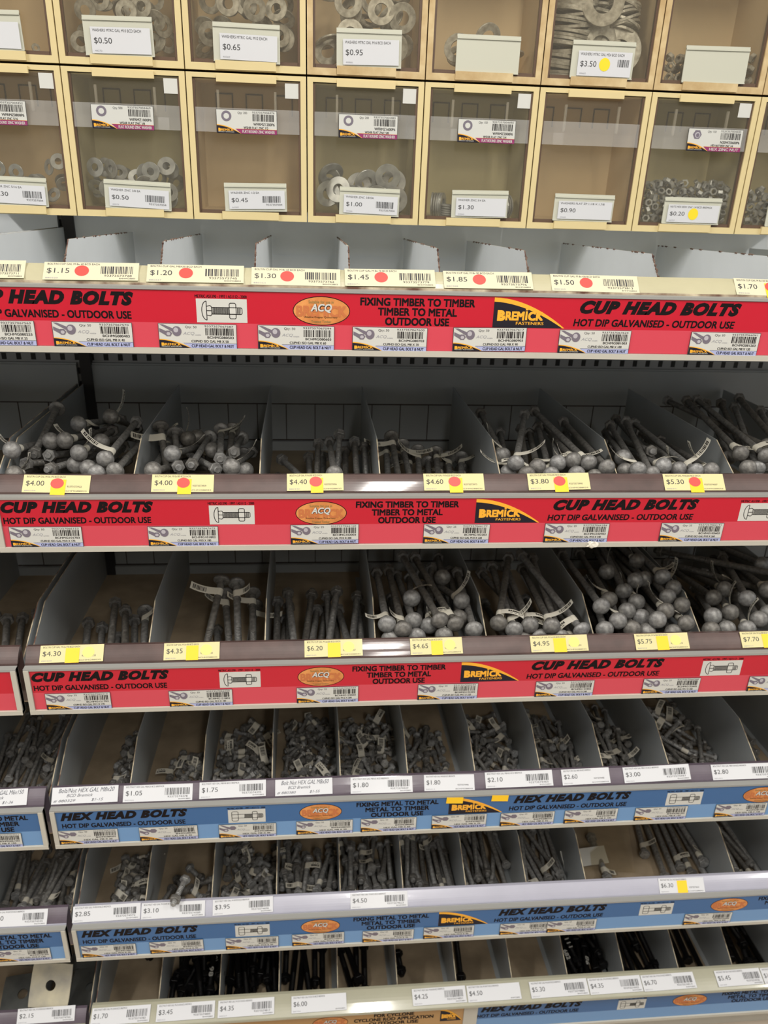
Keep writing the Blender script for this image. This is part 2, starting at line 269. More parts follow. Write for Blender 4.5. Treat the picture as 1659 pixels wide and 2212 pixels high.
# ------------------------------------------------------------ settled bolt positions: bin, kind, size, length, head xyz, tip xyz (half millimetres), tagged, pile
BOLTS = [
('s2b0','cup','M10',170,-827,2200,2611,-824,2528,2520,1,0),('s2b0','cup','M10',170,-758,2321,2595,-724,2644,2495,0,0),('s2b0','cup','M10',170,-711,2300,2604,-656,2626,2526,1,0),('s2b0','cup','M10',170,-707,2440,2607,-640,2760,2515,1,0),
('s2b0','cup','M10',170,-632,2540,2599,-612,2845,2450,1,0),('s2b0','cup','M10',170,-618,2340,2585,-591,2665,2488,0,0),('s2b0','cup','M10',170,-658,2240,2587,-632,2576,2543,1,0),('s2b0','cup','M10',170,-571,2181,2591,-542,2520,2595,1,0),
('s2b0','cup','M10',170,-593,2159,2557,-584,2497,2519,0,0),('s2b0','cup','M10',170,-542,2159,2564,-518,2498,2543,0,0),('s2b0','cup','M10',170,-818,2617,2600,-799,2279,2563,0,0),('s2b0','cup','M10',170,-816,2159,2554,-832,2483,2452,1,0),
('s2b0','cup','M10',170,-707,2524,2460,-812,2217,2563,0,0),('s2b0','cup','M10',170,-724,2606,2456,-761,2285,2562,0,0),('s2b0','cup','M10',170,-664,2507,2484,-736,2183,2558,0,0),('s2b0','cup','M10',170,-827,2519,2425,-832,2179,2402,0,0),
('s2b0','cup','M10',170,-625,2600,2478,-804,2885,2427,0,0),('s2b0','cup','M10',170,-679,2259,2544,-635,2576,2429,0,0),('s2b0','cup','M10',170,-626,2200,2556,-582,2523,2459,0,0),('s2b0','cup','M10',170,-827,2402,2513,-830,2731,2430,0,0),
('s2b0','cup','M10',170,-666,2328,2370,-631,2665,2339,0,0),('s2b1','cup','M10',180,-466,2478,2588,-395,2175,2407,1,0),('s2b1','cup','M10',180,-427,2495,2562,-361,2185,2391,0,0),('s2b1','cup','M10',180,-411,2515,2492,-261,2193,2553,0,0),
('s2b1','cup','M10',180,-327,2566,2520,-339,2208,2561,0,0),('s2b1','cup','M10',180,-220,2171,2571,-180,2519,2488,1,0),('s2b1','cup','M10',180,-439,2159,2564,-351,2495,2468,0,0),('s2b1','cup','M10',180,-289,2582,2540,-257,2225,2573,1,0),
('s2b1','cup','M10',180,-254,2611,2532,-239,2252,2548,1,0),('s2b1','cup','M10',180,-228,2629,2495,-222,2278,2575,0,0),('s2b1','cup','M10',180,-213,2532,2475,-221,2180,2402,0,0),('s2b1','cup','M10',180,-464,2540,2514,-371,2195,2559,1,0),
('s2b1','cup','M10',180,-384,2483,2544,-470,2820,2451,1,0),('s2b1','cup','M10',180,-360,2523,2536,-451,2852,2422,1,0),('s2b1','cup','M10',180,-299,2408,2534,-460,2698,2394,1,0),('s2b1','cup','M10',180,-396,2244,2584,-354,2587,2483,1,0),
('s2b1','cup','M10',180,-255,2300,2515,-411,2602,2397,0,0),('s2b1','cup','M10',180,-186,2239,2533,-333,2559,2460,0,0),('s2b1','cup','M10',180,-452,2237,2536,-476,2590,2472,0,0),('s2b1','cup','M10',180,-409,2274,2386,-469,2628,2368,0,0),
('s2b2','cup','M10',200,9,2159,2414,-1,2555,2466,0,0),('s2b2','cup','M10',200,17,2189,2381,33,2568,2508,0,0),('s2b2','cup','M10',200,74,2181,2546,69,2579,2507,0,0),('s2b2','cup','M10',200,74,2167,2396,102,2532,2557,0,0),
('s2b2','cup','M10',200,110,2183,2418,124,2579,2477,0,0),('s2b2','cup','M10',200,149,2159,2424,152,2546,2526,0,0),('s2b2','cup','M10',200,174,2162,2386,186,2543,2505,0,0),('s2b2','cup','M10',200,81,2159,2443,-98,2515,2471,0,0),
('s2b2','cup','M10',200,42,2194,2419,50,2593,2451,0,0),('s2b2','cup','M10',200,-35,2159,2400,-107,2552,2386,0,0),('s2b2','cup','M10',200,128,2159,2383,94,2550,2459,0,0),('s2b3','cup','M10',220,282,2603,2512,287,2173,2416,1,0),
('s2b3','cup','M10',220,267,2616,2470,242,2180,2416,1,0),('s2b3','cup','M10',220,323,2617,2477,325,2180,2420,1,0),('s2b3','cup','M10',220,377,2608,2460,339,2177,2384,1,0),('s2b3','cup','M10',220,442,2615,2451,400,2179,2415,1,0),
('s2b3','cup','M10',220,488,2614,2432,428,2181,2388,1,0),('s2b3','cup','M10',220,534,2615,2431,457,2182,2415,1,0),('s2b3','cup','M10',220,417,2618,2412,360,2182,2420,0,0),('s2b3','cup','M10',220,539,2614,2386,491,2177,2396,1,0),
('s2b3','cup','M10',220,351,2624,2426,302,2189,2388,1,0),('s2b3','cup','M10',220,463,2609,2394,375,2178,2384,1,0),('s2b3','cup','M10',220,306,2615,2422,265,2179,2385,0,0),('s2b4','cup','M10',240,609,2181,2579,750,2639,2589,1,0),
('s2b4','cup','M10',240,677,2184,2566,775,2651,2514,1,0),('s2b4','cup','M10',240,716,2168,2548,799,2641,2544,1,0),('s2b4','cup','M10',240,744,2201,2573,860,2662,2508,1,0),('s2b4','cup','M10',240,788,2194,2584,830,2669,2536,1,0),
('s2b4','cup','M10',240,833,2183,2580,781,2660,2594,1,0),('s2b4','cup','M10',240,881,2161,2574,883,2641,2563,0,0),('s2b4','cup','M10',240,754,2159,2398,874,2611,2507,0,0),('s2b4','cup','M10',240,791,2159,2554,902,2625,2529,1,0),
('s2b4','cup','M10',240,593,2280,2566,616,2759,2556,1,0),('s2b4','cup','M10',240,640,2159,2553,738,2629,2540,1,0),('s2b4','cup','M10',240,595,2202,2541,677,2673,2508,1,0),('s2b4','cup','M10',240,847,2159,2544,902,2633,2489,1,0),
('s2b4','cup','M10',240,646,2225,2378,700,2702,2371,0,0),('s2b5','cup','M10',260,1059,2170,2576,1101,2673,2450,1,0),('s2b5','cup','M10',260,1134,2800,2440,1080,2300,2573,0,0),('s2b5','cup','M10',260,960,2243,2574,1090,2738,2485,0,0),
('s2b5','cup','M10',260,977,2160,2567,1071,2670,2538,1,0),('s2b5','cup','M10',260,1021,2159,2554,1126,2668,2555,0,0),('s2b5','cup','M10',260,1108,2300,2524,1145,2819,2516,0,0),('s2b5','cup','M10',260,1159,2162,2562,1157,2681,2545,1,0),
('s2b5','cup','M10',260,1143,2200,2532,1230,2710,2479,1,0),('s2b5','cup','M10',260,1205,2159,2565,1266,2669,2482,1,0),('s2b5','cup','M10',260,955,2198,2548,1064,2699,2464,1,0),('s2b5','cup','M10',260,1113,2179,2560,1196,2689,2505,1,0),
('s2b6','cup','M10',260,1324,2222,2596,1367,2740,2614,1,0),('s2b6','cup','M10',260,1319,2159,2573,1492,2646,2519,0,0),('s2b6','cup','M10',260,1392,2199,2598,1396,2718,2621,1,0),('s2b6','cup','M10',260,1584,2695,2506,1407,2209,2559,0,0),
('s2b6','cup','M10',260,1337,2306,2550,1482,2804,2584,0,0),('s2b6','cup','M10',260,1393,2260,2527,1515,2760,2599,0,0),('s2b6','cup','M10',260,1374,2200,2555,1534,2692,2604,0,0),('s2b6','cup','M10',260,1445,2299,2593,1324,2805,2589,0,0),
('s2b6','cup','M10',260,1450,2200,2611,1549,2710,2633,0,0),('s2b6','cup','M10',260,1467,2200,2568,1632,2692,2594,0,0),('s3L','cup','M12',170,-959,2163,1851,-1045,2490,1887,0,0),('s3L','cup','M12',170,-946,2208,1824,-1011,2539,1865,1,0),
('s3L','cup','M12',170,-897,2202,1843,-954,2534,1889,1,0),('s3L','cup','M12',170,-1000,2198,1831,-1095,2520,1887,0,0),('s3b0','cup','M12',170,-718,2163,1853,-775,2498,1865,0,0),('s3b0','cup','M12',170,-670,2163,1827,-730,2497,1847,0,0),
('s3b0','cup','M12',170,-641,2185,1867,-679,2516,1936,0,0),('s3b0','cup','M12',170,-584,2163,1874,-643,2495,1919,1,0),('s3b0','cup','M12',170,-556,2163,1827,-616,2494,1874,0,0),('s3b0','cup','M12',170,-581,2517,1882,-534,2181,1855,1,0),
('s3b0','cup','M12',170,-612,2163,1827,-680,2495,1801,1,0),('s3b1','cup','M12',180,-256,2506,1998,-227,2173,1864,1,0),('s3b1','cup','M12',180,-304,2492,2019,-356,2180,1847,1,0),('s3b1','cup','M12',180,-300,2525,1946,-253,2187,1831,1,0),
('s3b1','cup','M12',180,-203,2527,1945,-182,2177,1862,1,0),('s3b1','cup','M12',180,-195,2538,1887,-212,2183,1827,1,0),('s3b1','cup','M12',180,-285,2163,1850,-335,2517,1806,1,0),('s3b2','cup','M12',200,-43,2163,1892,-79,2559,1938,0,0),
('s3b2','cup','M12',200,-61,2163,1840,-76,2560,1883,0,0),('s3b2','cup','M12',200,-96,2163,1881,-85,2559,1822,0,0),('s3b2','cup','M12',200,-31,2208,1824,11,2595,1915,1,0),('s3b2','cup','M12',200,-8,2163,1851,29,2561,1863,1,0),
('s3b2','cup','M12',200,22,2206,1824,61,2604,1844,0,0),('s3b2','cup','M12',200,75,2201,1824,64,2593,1906,0,0),('s3b2','cup','M12',200,45,2163,1847,102,2544,1954,1,0),('s3b2','cup','M12',200,146,2163,1880,102,2560,1865,1,0),
('s3b2','cup','M12',200,128,2193,1829,178,2582,1908,0,0),('s3b2','cup','M12',200,173,2163,1833,182,2562,1865,0,0),('s3b2','cup','M12',200,-111,2183,1832,-116,2578,1891,0,0),('s3b2','cup','M12',200,96,2163,1861,96,2561,1819,1,0),
('s3b3','cup','M12',220,246,2172,2032,246,2610,1988,1,0),('s3b3','cup','M12',220,297,2163,2017,289,2603,2004,1,0),('s3b3','cup','M12',220,335,2204,2023,324,2639,1958,0,0),('s3b3','cup','M12',220,340,2303,2048,385,2713,1895,1,0),
('s3b3','cup','M12',220,417,2179,2039,335,2611,2054,0,0),('s3b3','cup','M12',220,469,2179,2024,380,2609,2050,1,0),('s3b3','cup','M12',220,385,2202,2003,458,2636,1989,1,0),('s3b3','cup','M12',220,473,2484,2023,526,2899,1887,0,0),
('s3b3','cup','M12',220,510,2301,2036,420,2714,1914,1,0),('s3b3','cup','M12',220,527,2163,2012,546,2602,1988,0,0),('s3b3','cup','M12',220,491,2240,2007,533,2674,1948,0,0),('s3b3','cup','M12',220,342,2163,1989,426,2591,1932,0,0),
('s3b3','cup','M12',220,257,2163,1980,304,2590,1883,0,0),('s3b3','cup','M12',220,431,2163,1989,487,2586,1882,1,0),('s3b3','cup','M12',220,363,2194,1825,416,2629,1785,0,0),('s3b3','cup','M12',220,313,2275,1818,289,2713,1780,0,0),
('s3b3','cup','M12',220,473,2277,1818,441,2714,1779,0,0),('s3b3','cup','M12',220,493,2318,1847,535,2752,1782,0,0),('s3b3','cup','M12',220,412,2204,1845,375,2641,1811,0,0),('s3b3','cup','M12',220,522,2253,1820,479,2689,1780,0,0),
('s3b4','cup','M12',240,611,2180,2022,750,2639,2031,1,0),('s3b4','cup','M12',240,660,2163,2008,684,2642,1991,1,0),('s3b4','cup','M12',240,713,2173,2017,739,2651,1984,1,0),('s3b4','cup','M12',240,783,2163,2018,802,2641,1979,1,0),
('s3b4','cup','M12',240,748,2163,1978,639,2630,1968,0,0),('s3b4','cup','M12',240,885,2163,2002,780,2629,2049,1,0),('s3b4','cup','M12',240,817,2163,1976,836,2640,2026,1,0),('s3b4','cup','M12',240,695,2163,1966,759,2635,1908,0,0),
('s3b4','cup','M12',240,865,2163,1952,902,2637,1884,1,0),('s3b4','cup','M12',240,853,2271,1819,862,2749,1777,0,0),('s3b4','cup','M12',240,719,2239,1821,688,2716,1780,0,0),('s3b5','cup','M12',260,963,2220,2056,980,2735,1989,0,0),
('s3b5','cup','M12',260,1012,2280,2044,1076,2789,1960,1,0),('s3b5','cup','M12',260,1078,2488,2035,1220,2962,1877,1,0),('s3b5','cup','M12',260,1086,2340,2041,1187,2844,1966,0,0),('s3b5','cup','M12',260,1111,2281,2032,1201,2786,1948,1,0),
('s3b5','cup','M12',260,1149,2400,2048,1251,2885,1889,0,0),('s3b5','cup','M12',260,1195,2427,2038,1252,2929,1917,0,0),('s3b5','cup','M12',260,1204,2532,2054,1266,3032,1925,1,0),('s3b5','cup','M12',260,1238,2383,2071,1268,2896,1991,1,0),
('s3b5','cup','M12',260,1263,2340,2051,1268,2844,1920,1,0),('s3b5','cup','M12',260,1223,2292,2045,1268,2805,1969,0,0),('s3b5','cup','M12',260,1263,2259,2031,1268,2764,1906,0,0),('s3b5','cup','M12',260,1176,2197,2048,1242,2701,1939,1,0),
('s3b5','cup','M12',260,1137,2163,2036,1239,2648,1879,0,0),('s3b5','cup','M12',260,1243,2172,2014,1268,2677,1893,1,0),('s3b5','cup','M12',260,1009,2176,2026,1133,2670,1920,1,0),('s3b5','cup','M12',260,963,2163,2002,1079,2662,1910,0,0),
('s3b5','cup','M12',260,1056,2163,2002,1197,2651,1892,0,0),('s3b5','cup','M12',260,1108,2163,1990,1269,2627,1818,1,0),('s3b5','cup','M12',260,1199,2164,1984,1268,2661,1850,0,0),('s3b5','cup','M12',260,1063,2239,2024,1202,2728,1912,0,0),
('s3b5','cup','M12',260,1112,2228,2005,1244,2719,1898,1,0),('s3b5','cup','M12',260,1161,2223,1823,1166,2740,1776,0,0),('s3b5','cup','M12',260,1036,2322,1815,1035,2841,1770,0,0),('s3b5','cup','M12',260,1108,2272,1859,1145,2786,1794,0,0),
('s3b5','cup','M12',260,1071,2271,1819,1082,2789,1778,0,0),('s3b5','cup','M12',260,1108,2233,1822,1115,2751,1775,0,0),('s3b5','cup','M12',260,1225,2203,1824,1268,2719,1780,0,0),('s3b6','cup','M12',260,1477,2382,2018,1550,2863,1834,1,0),
('s3b6','cup','M12',260,1419,2340,2009,1480,2836,1865,0,0),('s3b6','cup','M12',260,1349,2204,2020,1524,2668,1863,0,0),('s3b6','cup','M12',260,1429,2238,2011,1581,2723,1899,1,0),('s3b6','cup','M12',260,1494,2265,2050,1657,2750,1959,0,0),
('s3b6','cup','M12',260,1498,2178,2021,1680,2648,1891,0,0),('s3b6','cup','M12',260,1454,2163,1994,1636,2638,1885,1,0),('s3b6','cup','M12',260,1383,2163,1995,1564,2636,1875,0,0),('s3b6','cup','M12',260,1329,2163,1992,1530,2620,1848,0,0),
('s3b6','cup','M12',260,1593,2316,2053,1698,2808,1922,1,0),('s3b6','cup','M12',260,1678,2509,2046,1698,3008,1900,0,0),('s3b6','cup','M12',260,1559,2229,2013,1698,2720,1914,0,0),('s3b6','cup','M12',260,1693,2397,2063,1404,2814,1950,0,0),
('s3b6','cup','M12',260,1677,2322,2022,1421,2763,1924,0,0),('s3b6','cup','M12',260,1544,2398,1980,1698,2882,1872,1,0),('s3b6','cup','M12',260,1525,2285,1848,1484,2800,1784,0,0),('s3b6','cup','M12',260,1446,2317,1815,1454,2835,1768,0,0),
('s3b6','cup','M12',260,1476,2214,1823,1526,2729,1777,0,0),('s3b6','cup','M12',260,1484,2321,1854,1501,2839,1815,0,0),('s4L','hex','M8',150,-991,2412,1237,-910,2700,1211,1,0),('s4L','hex','M8',150,-984,2346,1242,-906,2634,1216,0,0),
('s4L','hex','M8',150,-1110,2646,1218,-1127,2347,1239,0,1),('s4L','hex','M8',150,-1184,2376,1240,-1175,2675,1213,1,1),('s4L','hex','M8',150,-1034,2514,1229,-999,2811,1202,1,1),('s4L','hex','M8',150,-880,2652,1218,-957,2363,1238,0,1),
('s4L','hex','M8',150,-927,2718,1213,-1009,2430,1232,1,1),('s4L','hex','M8',150,-978,2420,1266,-963,2714,1210,1,0),('s4L','hex','M8',150,-1053,2358,1241,-1064,2657,1214,0,0),('s4L','hex','M8',150,-1164,2294,1246,-1145,2592,1219,0,1),
('s4L','hex','M8',150,-1085,2344,1243,-1056,2642,1239,0,0),('s4L','hex','M8',150,-1145,2717,1213,-1187,2424,1259,0,0),('s4L','hex','M8',150,-1097,2267,1260,-1134,2564,1240,0,0),('s4L','hex','M8',150,-1096,2467,1233,-1077,2765,1205,0,0),
('s4L','hex','M8',150,-1070,2469,1265,-1131,2761,1228,0,0),('s4L','hex','M8',150,-1001,2260,1250,-1023,2559,1252,1,0),('s4L','hex','M8',150,-1114,2562,1255,-1051,2268,1262,1,0),('s4L','hex','M8',150,-1032,2440,1235,-950,2728,1237,0,0),
('s4L','hex','M8',150,-946,2439,1256,-981,2737,1251,1,0),('s4L','hex','M8',150,-1016,2760,1229,-994,2462,1261,0,0),('s4L','hex','M8',150,-1047,2446,1264,-1031,2740,1208,0,0),('s4L','hex','M8',150,-903,2223,1277,-927,2521,1258,1,1),
('s4L','hex','M8',150,-973,2796,1207,-1000,2507,1282,0,0),('s4L','hex','M8',150,-1138,2247,1251,-1152,2547,1248,1,0),('s4L','hex','M8',150,-965,2196,1255,-912,2489,1289,0,1),('s4L','hex','M8',150,-1120,2801,1206,-1057,2514,1267,1,0),
('s4L','hex','M8',150,-1144,2341,1275,-1187,2637,1250,0,0),('s4L','hex','M8',150,-1092,2358,1279,-1095,2658,1265,0,0),('s4L','hex','M8',150,-1027,2232,1252,-1021,2531,1276,1,0),('s4L','hex','M8',150,-1158,2782,1226,-1133,2487,1271,0,0),
('s4b0','hex','M8',25,-724,2471,1232,-727,2421,1233,0,1),('s4b0','hex','M8',25,-693,2409,1237,-662,2370,1237,0,0),('s4b0','hex','M8',25,-696,2553,1226,-647,2558,1222,0,1),('s4b0','hex','M8',25,-674,2480,1232,-722,2496,1227,0,1),
('s4b0','hex','M8',25,-670,2425,1256,-704,2452,1231,0,1),('s4b0','hex','M8',20,-698,2654,1218,-696,2614,1218,1,1),('s4b0','hex','M8',25,-644,2453,1262,-683,2457,1230,1,1),('s4b0','hex','M8',20,-696,2366,1241,-717,2331,1240,1,0),
('s4b0','hex','M8',20,-724,2624,1220,-710,2586,1220,0,1),('s4b0','hex','M8',25,-724,2534,1227,-727,2583,1220,0,1),('s4b0','hex','M8',25,-716,2505,1250,-683,2533,1224,1,0),('s4b0','hex','M8',25,-683,2507,1259,-661,2536,1224,0,1),
('s4b0','hex','M8',20,-693,2330,1264,-672,2359,1247,0,1),('s4b0','hex','M8',25,-670,2629,1237,-679,2580,1238,1,1),('s4b0','hex','M8',25,-724,2397,1238,-727,2347,1239,1,0),('s4b0','hex','M8',20,-648,2371,1264,-656,2397,1235,1,1),
('s4b0','hex','M8',20,-652,2286,1247,-684,2308,1242,1,1),('s4b0','hex','M8',25,-712,2574,1246,-693,2619,1234,0,0),('s4b0','hex','M8',20,-724,2428,1258,-695,2400,1261,0,0),('s4b1','hex','M8',25,-427,2381,1239,-471,2406,1234,1,0),
('s4b1','hex','M8',30,-462,2483,1231,-479,2425,1233,1,0),('s4b1','hex','M8',25,-415,2467,1233,-454,2435,1232,0,1),('s4b1','hex','M8',25,-494,2518,1229,-492,2468,1229,0,1),('s4b1','hex','M8',30,-385,2291,1247,-422,2338,1240,1,1),
('s4b1','hex','M8',30,-447,2341,1243,-501,2365,1238,0,1),('s4b1','hex','M8',25,-459,2461,1256,-505,2477,1244,1,0),('s4b1','hex','M8',30,-524,2429,1236,-525,2369,1237,1,0),('s4b1','hex','M8',25,-486,2323,1244,-527,2352,1239,1,1),
('s4b1','hex','M8',25,-422,2500,1230,-469,2516,1225,0,0),('s4b1','hex','M8',25,-385,2394,1238,-411,2351,1239,1,1),('s4b1','hex','M8',30,-398,2424,1236,-458,2418,1233,1,1),('s4b1','hex','M8',25,-495,2401,1238,-458,2367,1237,0,1),
('s4b1','hex','M8',25,-414,2406,1258,-426,2455,1253,1,0),('s4b1','hex','M8',30,-444,2392,1266,-472,2341,1256,0,0),('s4b1','hex','M8',30,-523,2464,1233,-480,2426,1250,1,0),('s4b2','hex','M8',35,-301,2647,1218,-235,2622,1217,0,0),
('s4b2','hex','M8',30,-148,2321,1244,-199,2352,1239,1,1),('s4b2','hex','M8',35,-223,2347,1242,-291,2365,1238,0,1),('s4b2','hex','M8',30,-266,2560,1225,-228,2607,1218,0,1),('s4b2','hex','M8',35,-318,2381,1240,-286,2319,1241,1,1),
('s4b2','hex','M8',35,-294,2437,1235,-262,2498,1227,0,1),('s4b2','hex','M8',30,-203,2531,1228,-220,2588,1220,0,1),('s4b2','hex','M8',30,-352,2399,1238,-356,2339,1240,1,0),('s4b2','hex','M8',30,-276,2519,1229,-332,2497,1227,1,1),
('s4b2','hex','M8',30,-303,2266,1249,-263,2310,1242,1,1),('s4b2','hex','M8',30,-268,2677,1216,-223,2637,1216,0,1),('s4b2','hex','M8',30,-301,2614,1221,-355,2641,1215,1,0),('s4b2','hex','M8',30,-215,2498,1230,-157,2513,1226,1,1),
('s4b2','hex','M8',30,-330,2355,1256,-271,2365,1261,0,0),('s4b2','hex','M8',35,-190,2477,1232,-247,2436,1232,1,1),('s4b2','hex','M8',30,-353,2484,1231,-294,2472,1229,0,1),('s4b2','hex','M8',35,-267,2419,1237,-197,2410,1234,0,1),
('s4b2','hex','M8',30,-200,2340,1264,-173,2385,1236,0,0),('s4b2','hex','M8',35,-206,2617,1221,-194,2686,1212,0,1),('s4b2','hex','M8',30,-211,2317,1245,-269,2329,1240,1,1),('s4b2','hex','M8',30,-154,2587,1223,-176,2643,1215,1,1),
('s4b2','hex','M8',35,-206,2386,1239,-145,2420,1233,0,1),('s4b2','hex','M8',35,-201,2436,1235,-145,2477,1229,1,1),('s4b2','hex','M8',30,-287,2389,1239,-228,2375,1237,1,1),('s4b2','hex','M8',30,-199,2556,1248,-251,2540,1224,0,1),
('s4b2','hex','M8',35,-231,2687,1228,-278,2636,1236,0,0),('s4b2','hex','M8',35,-298,2488,1249,-230,2506,1249,1,0),('s4b2','hex','M8',30,-318,2413,1237,-356,2459,1230,0,0),('s4b2','hex','M8',35,-348,2516,1229,-283,2542,1223,1,0),
('s4b2','hex','M8',30,-148,2432,1255,-206,2414,1252,1,0),('s4b2','hex','M8',30,-298,2563,1225,-258,2607,1218,0,1),('s4b2','hex','M8',30,-291,2458,1259,-234,2468,1244,1,0),('s4b2','hex','M8',35,-175,2450,1257,-233,2488,1247,0,0),
('s4b2','hex','M8',35,-243,2670,1255,-186,2639,1229,1,0),('s4b2','hex','M8',30,-152,2613,1243,-203,2592,1220,1,0),('s4b2','hex','M8',35,-303,2400,1266,-327,2463,1245,0,0),('s4b2','hex','M8',30,-353,2590,1223,-293,2589,1232,1,0),
('s4b2','hex','M8',35,-334,2280,1297,-342,2322,1241,1,1),('s4b2','hex','M8',35,-225,2373,1262,-283,2410,1254,0,0),('s4b2','hex','M8',35,-207,2291,1267,-246,2349,1264,1,1),('s4b2','hex','M8',30,-148,2375,1241,-193,2406,1268,0,0),
('s4b2','hex','M8',30,-353,2334,1264,-294,2324,1257,0,1),('s4b2','hex','M8',35,-258,2302,1266,-200,2326,1297,0,0),('s4b2','hex','M8',35,-218,2439,1264,-182,2498,1275,1,0),('s4b2','hex','M8',30,-250,2436,1258,-209,2392,1264,0,0),
('s4b3','hex','M8',45,-24,2399,1238,64,2417,1233,0,1),('s4b3','hex','M8',40,-96,2678,1216,-57,2608,1218,1,0),('s4b3','hex','M8',45,-24,2552,1226,-96,2606,1218,0,1),('s4b3','hex','M8',45,45,2485,1231,91,2562,1222,1,1),
('s4b3','hex','M8',45,-44,2679,1216,38,2714,1210,1,1),('s4b3','hex','M8',45,88,2315,1245,75,2403,1234,0,1),('s4b3','hex','M8',45,-72,2574,1244,-7,2630,1216,0,1),('s4b3','hex','M8',45,-55,2483,1231,-85,2567,1221,0,1),
('s4b3','hex','M8',40,86,2592,1223,46,2661,1214,0,1),('s4b3','hex','M8',45,-9,2707,1235,-44,2625,1217,0,1),('s4b3','hex','M8',40,-6,2655,1218,58,2606,1218,0,1),('s4b3','hex','M8',40,78,2530,1252,44,2595,1219,0,0),
('s4b3','hex','M8',45,-32,2431,1236,46,2395,1264,1,1),('s4b3','hex','M8',45,88,2639,1219,58,2723,1209,0,0),('s4b3','hex','M8',45,-87,2609,1243,-64,2693,1224,0,0),('s4b3','hex','M8',40,88,2508,1229,59,2433,1232,1,0),
('s4b3','hex','M8',40,5,2571,1224,-11,2493,1227,1,1),('s4b3','hex','M8',45,9,2468,1233,-36,2402,1273,0,1),('s4b3','hex','M8',45,-39,2341,1243,36,2390,1235,1,1),('s4b3','hex','M8',40,38,2453,1234,-12,2413,1282,0,0),
('s4b3','hex','M8',40,36,2401,1286,0,2342,1246,0,0),('s4b3','hex','M8',40,-2,2388,1259,-74,2360,1238,1,0),('s4b3','hex','M8',45,48,2541,1227,8,2621,1217,0,1),('s4b3','hex','M8',40,88,2367,1263,26,2321,1241,1,0),
('s4b3','hex','M8',40,4,2633,1240,43,2696,1211,1,1),('s4b3','hex','M8',40,73,2612,1245,12,2560,1245,0,0),('s4b3','hex','M8',45,-24,2472,1232,-57,2555,1222,1,1),('s4b3','hex','M8',45,88,2467,1251,28,2534,1242,0,0),
('s4b3','hex','M8',40,-28,2526,1246,-99,2490,1243,0,0),('s4b3','hex','M8',40,28,2309,1277,-15,2243,1264,0,1),('s4b3','hex','M8',45,-5,2313,1245,56,2379,1236,0,1),('s4b3','hex','M8',45,-4,2683,1256,49,2612,1238,1,0),
('s4b3','hex','M8',45,66,2323,1267,15,2248,1269,0,1),('s4b3','hex','M8',40,-28,2447,1274,-79,2398,1235,0,0),('s4b3','hex','M8',45,52,2469,1259,-3,2539,1243,0,0),('s4b3','hex','M8',40,-6,2468,1262,-75,2443,1231,0,1),
('s4b3','hex','M8',45,-96,2370,1241,-85,2458,1256,0,0),('s4b3','hex','M8',40,-73,2518,1269,-4,2488,1243,1,0),('s4b3','hex','M8',40,-96,2460,1233,-35,2495,1272,0,0),('s4b3','hex','M8',45,-24,2333,1287,-99,2345,1239,0,0),
('s4b3','hex','M8',40,-18,2359,1265,-52,2287,1260,1,1),('s4b3','hex','M8',45,-61,2544,1254,-4,2605,1219,1,0),('s4b4','hex','M8',45,140,2502,1230,142,2592,1219,1,0),('s4b4','hex','M8',45,292,2458,1233,205,2481,1228,0,1),
('s4b4','hex','M8',50,289,2536,1227,322,2630,1216,1,1),('s4b4','hex','M8',50,306,2622,1244,327,2526,1225,0,0),('s4b4','hex','M8',50,241,2384,1239,158,2439,1232,0,1),('s4b4','hex','M8',45,165,2541,1227,235,2597,1219,0,1),
('s4b4','hex','M8',50,245,2572,1224,171,2505,1226,0,1),('s4b4','hex','M8',45,120,2300,1246,117,2389,1236,1,1),('s4b4','hex','M8',45,263,2708,1213,278,2619,1217,0,1),('s4b4','hex','M8',50,155,2612,1221,228,2549,1248,0,1),
('s4b4','hex','M8',45,238,2443,1235,166,2399,1263,0,1),('s4b4','hex','M8',50,128,2328,1273,222,2313,1242,1,0),('s4b4','hex','M8',50,231,2526,1228,327,2500,1227,0,1),('s4b4','hex','M8',50,150,2637,1246,185,2544,1241,0,0),
('s4b4','hex','M8',50,246,2536,1259,169,2479,1228,1,0),('s4b4','hex','M8',45,214,2654,1218,124,2643,1215,0,1),('s4b4','hex','M8',50,186,2350,1242,139,2438,1232,0,1),('s4b4','hex','M8',45,165,2582,1268,232,2616,1218,1,0),
('s4b4','hex','M8',45,318,2477,1232,231,2499,1227,1,0),('s4b4','hex','M8',45,197,2383,1239,272,2335,1240,0,1),('s4b4','hex','M8',45,244,2666,1217,268,2579,1220,0,1),('s4b4','hex','M8',45,261,2633,1242,175,2627,1217,1,1),
('s4b4','hex','M8',50,240,2485,1259,218,2387,1254,0,0),('s4b4','hex','M8',45,196,2322,1279,137,2376,1237,1,0),('s4b4','hex','M8',50,241,2690,1240,327,2646,1216,1,0),('s4b4','hex','M8',50,319,2334,1243,255,2410,1234,0,1),
('s4b4','hex','M8',50,254,2361,1266,327,2421,1233,1,0),('s4b4','hex','M8',45,120,2553,1238,196,2507,1257,0,0),('s4b4','hex','M8',45,323,2594,1260,255,2549,1223,0,0),('s4b4','hex','M8',45,169,2703,1214,182,2620,1246,1,0),
('s4b4','hex','M8',45,190,2366,1270,117,2408,1237,0,0),('s4b4','hex','M8',45,207,2454,1234,117,2466,1229,0,0),('s4b4','hex','M8',45,237,2425,1279,157,2450,1245,1,0),('s4b4','hex','M8',50,204,2397,1274,242,2310,1242,0,0),
('s4b4','hex','M8',50,231,2596,1254,205,2502,1273,0,0),('s4b4','hex','M8',50,268,2579,1257,272,2480,1245,1,0),('s4b4','hex','M8',50,281,2366,1284,262,2449,1231,0,0),('s4b4','hex','M8',50,309,2370,1259,246,2293,1251,0,0),
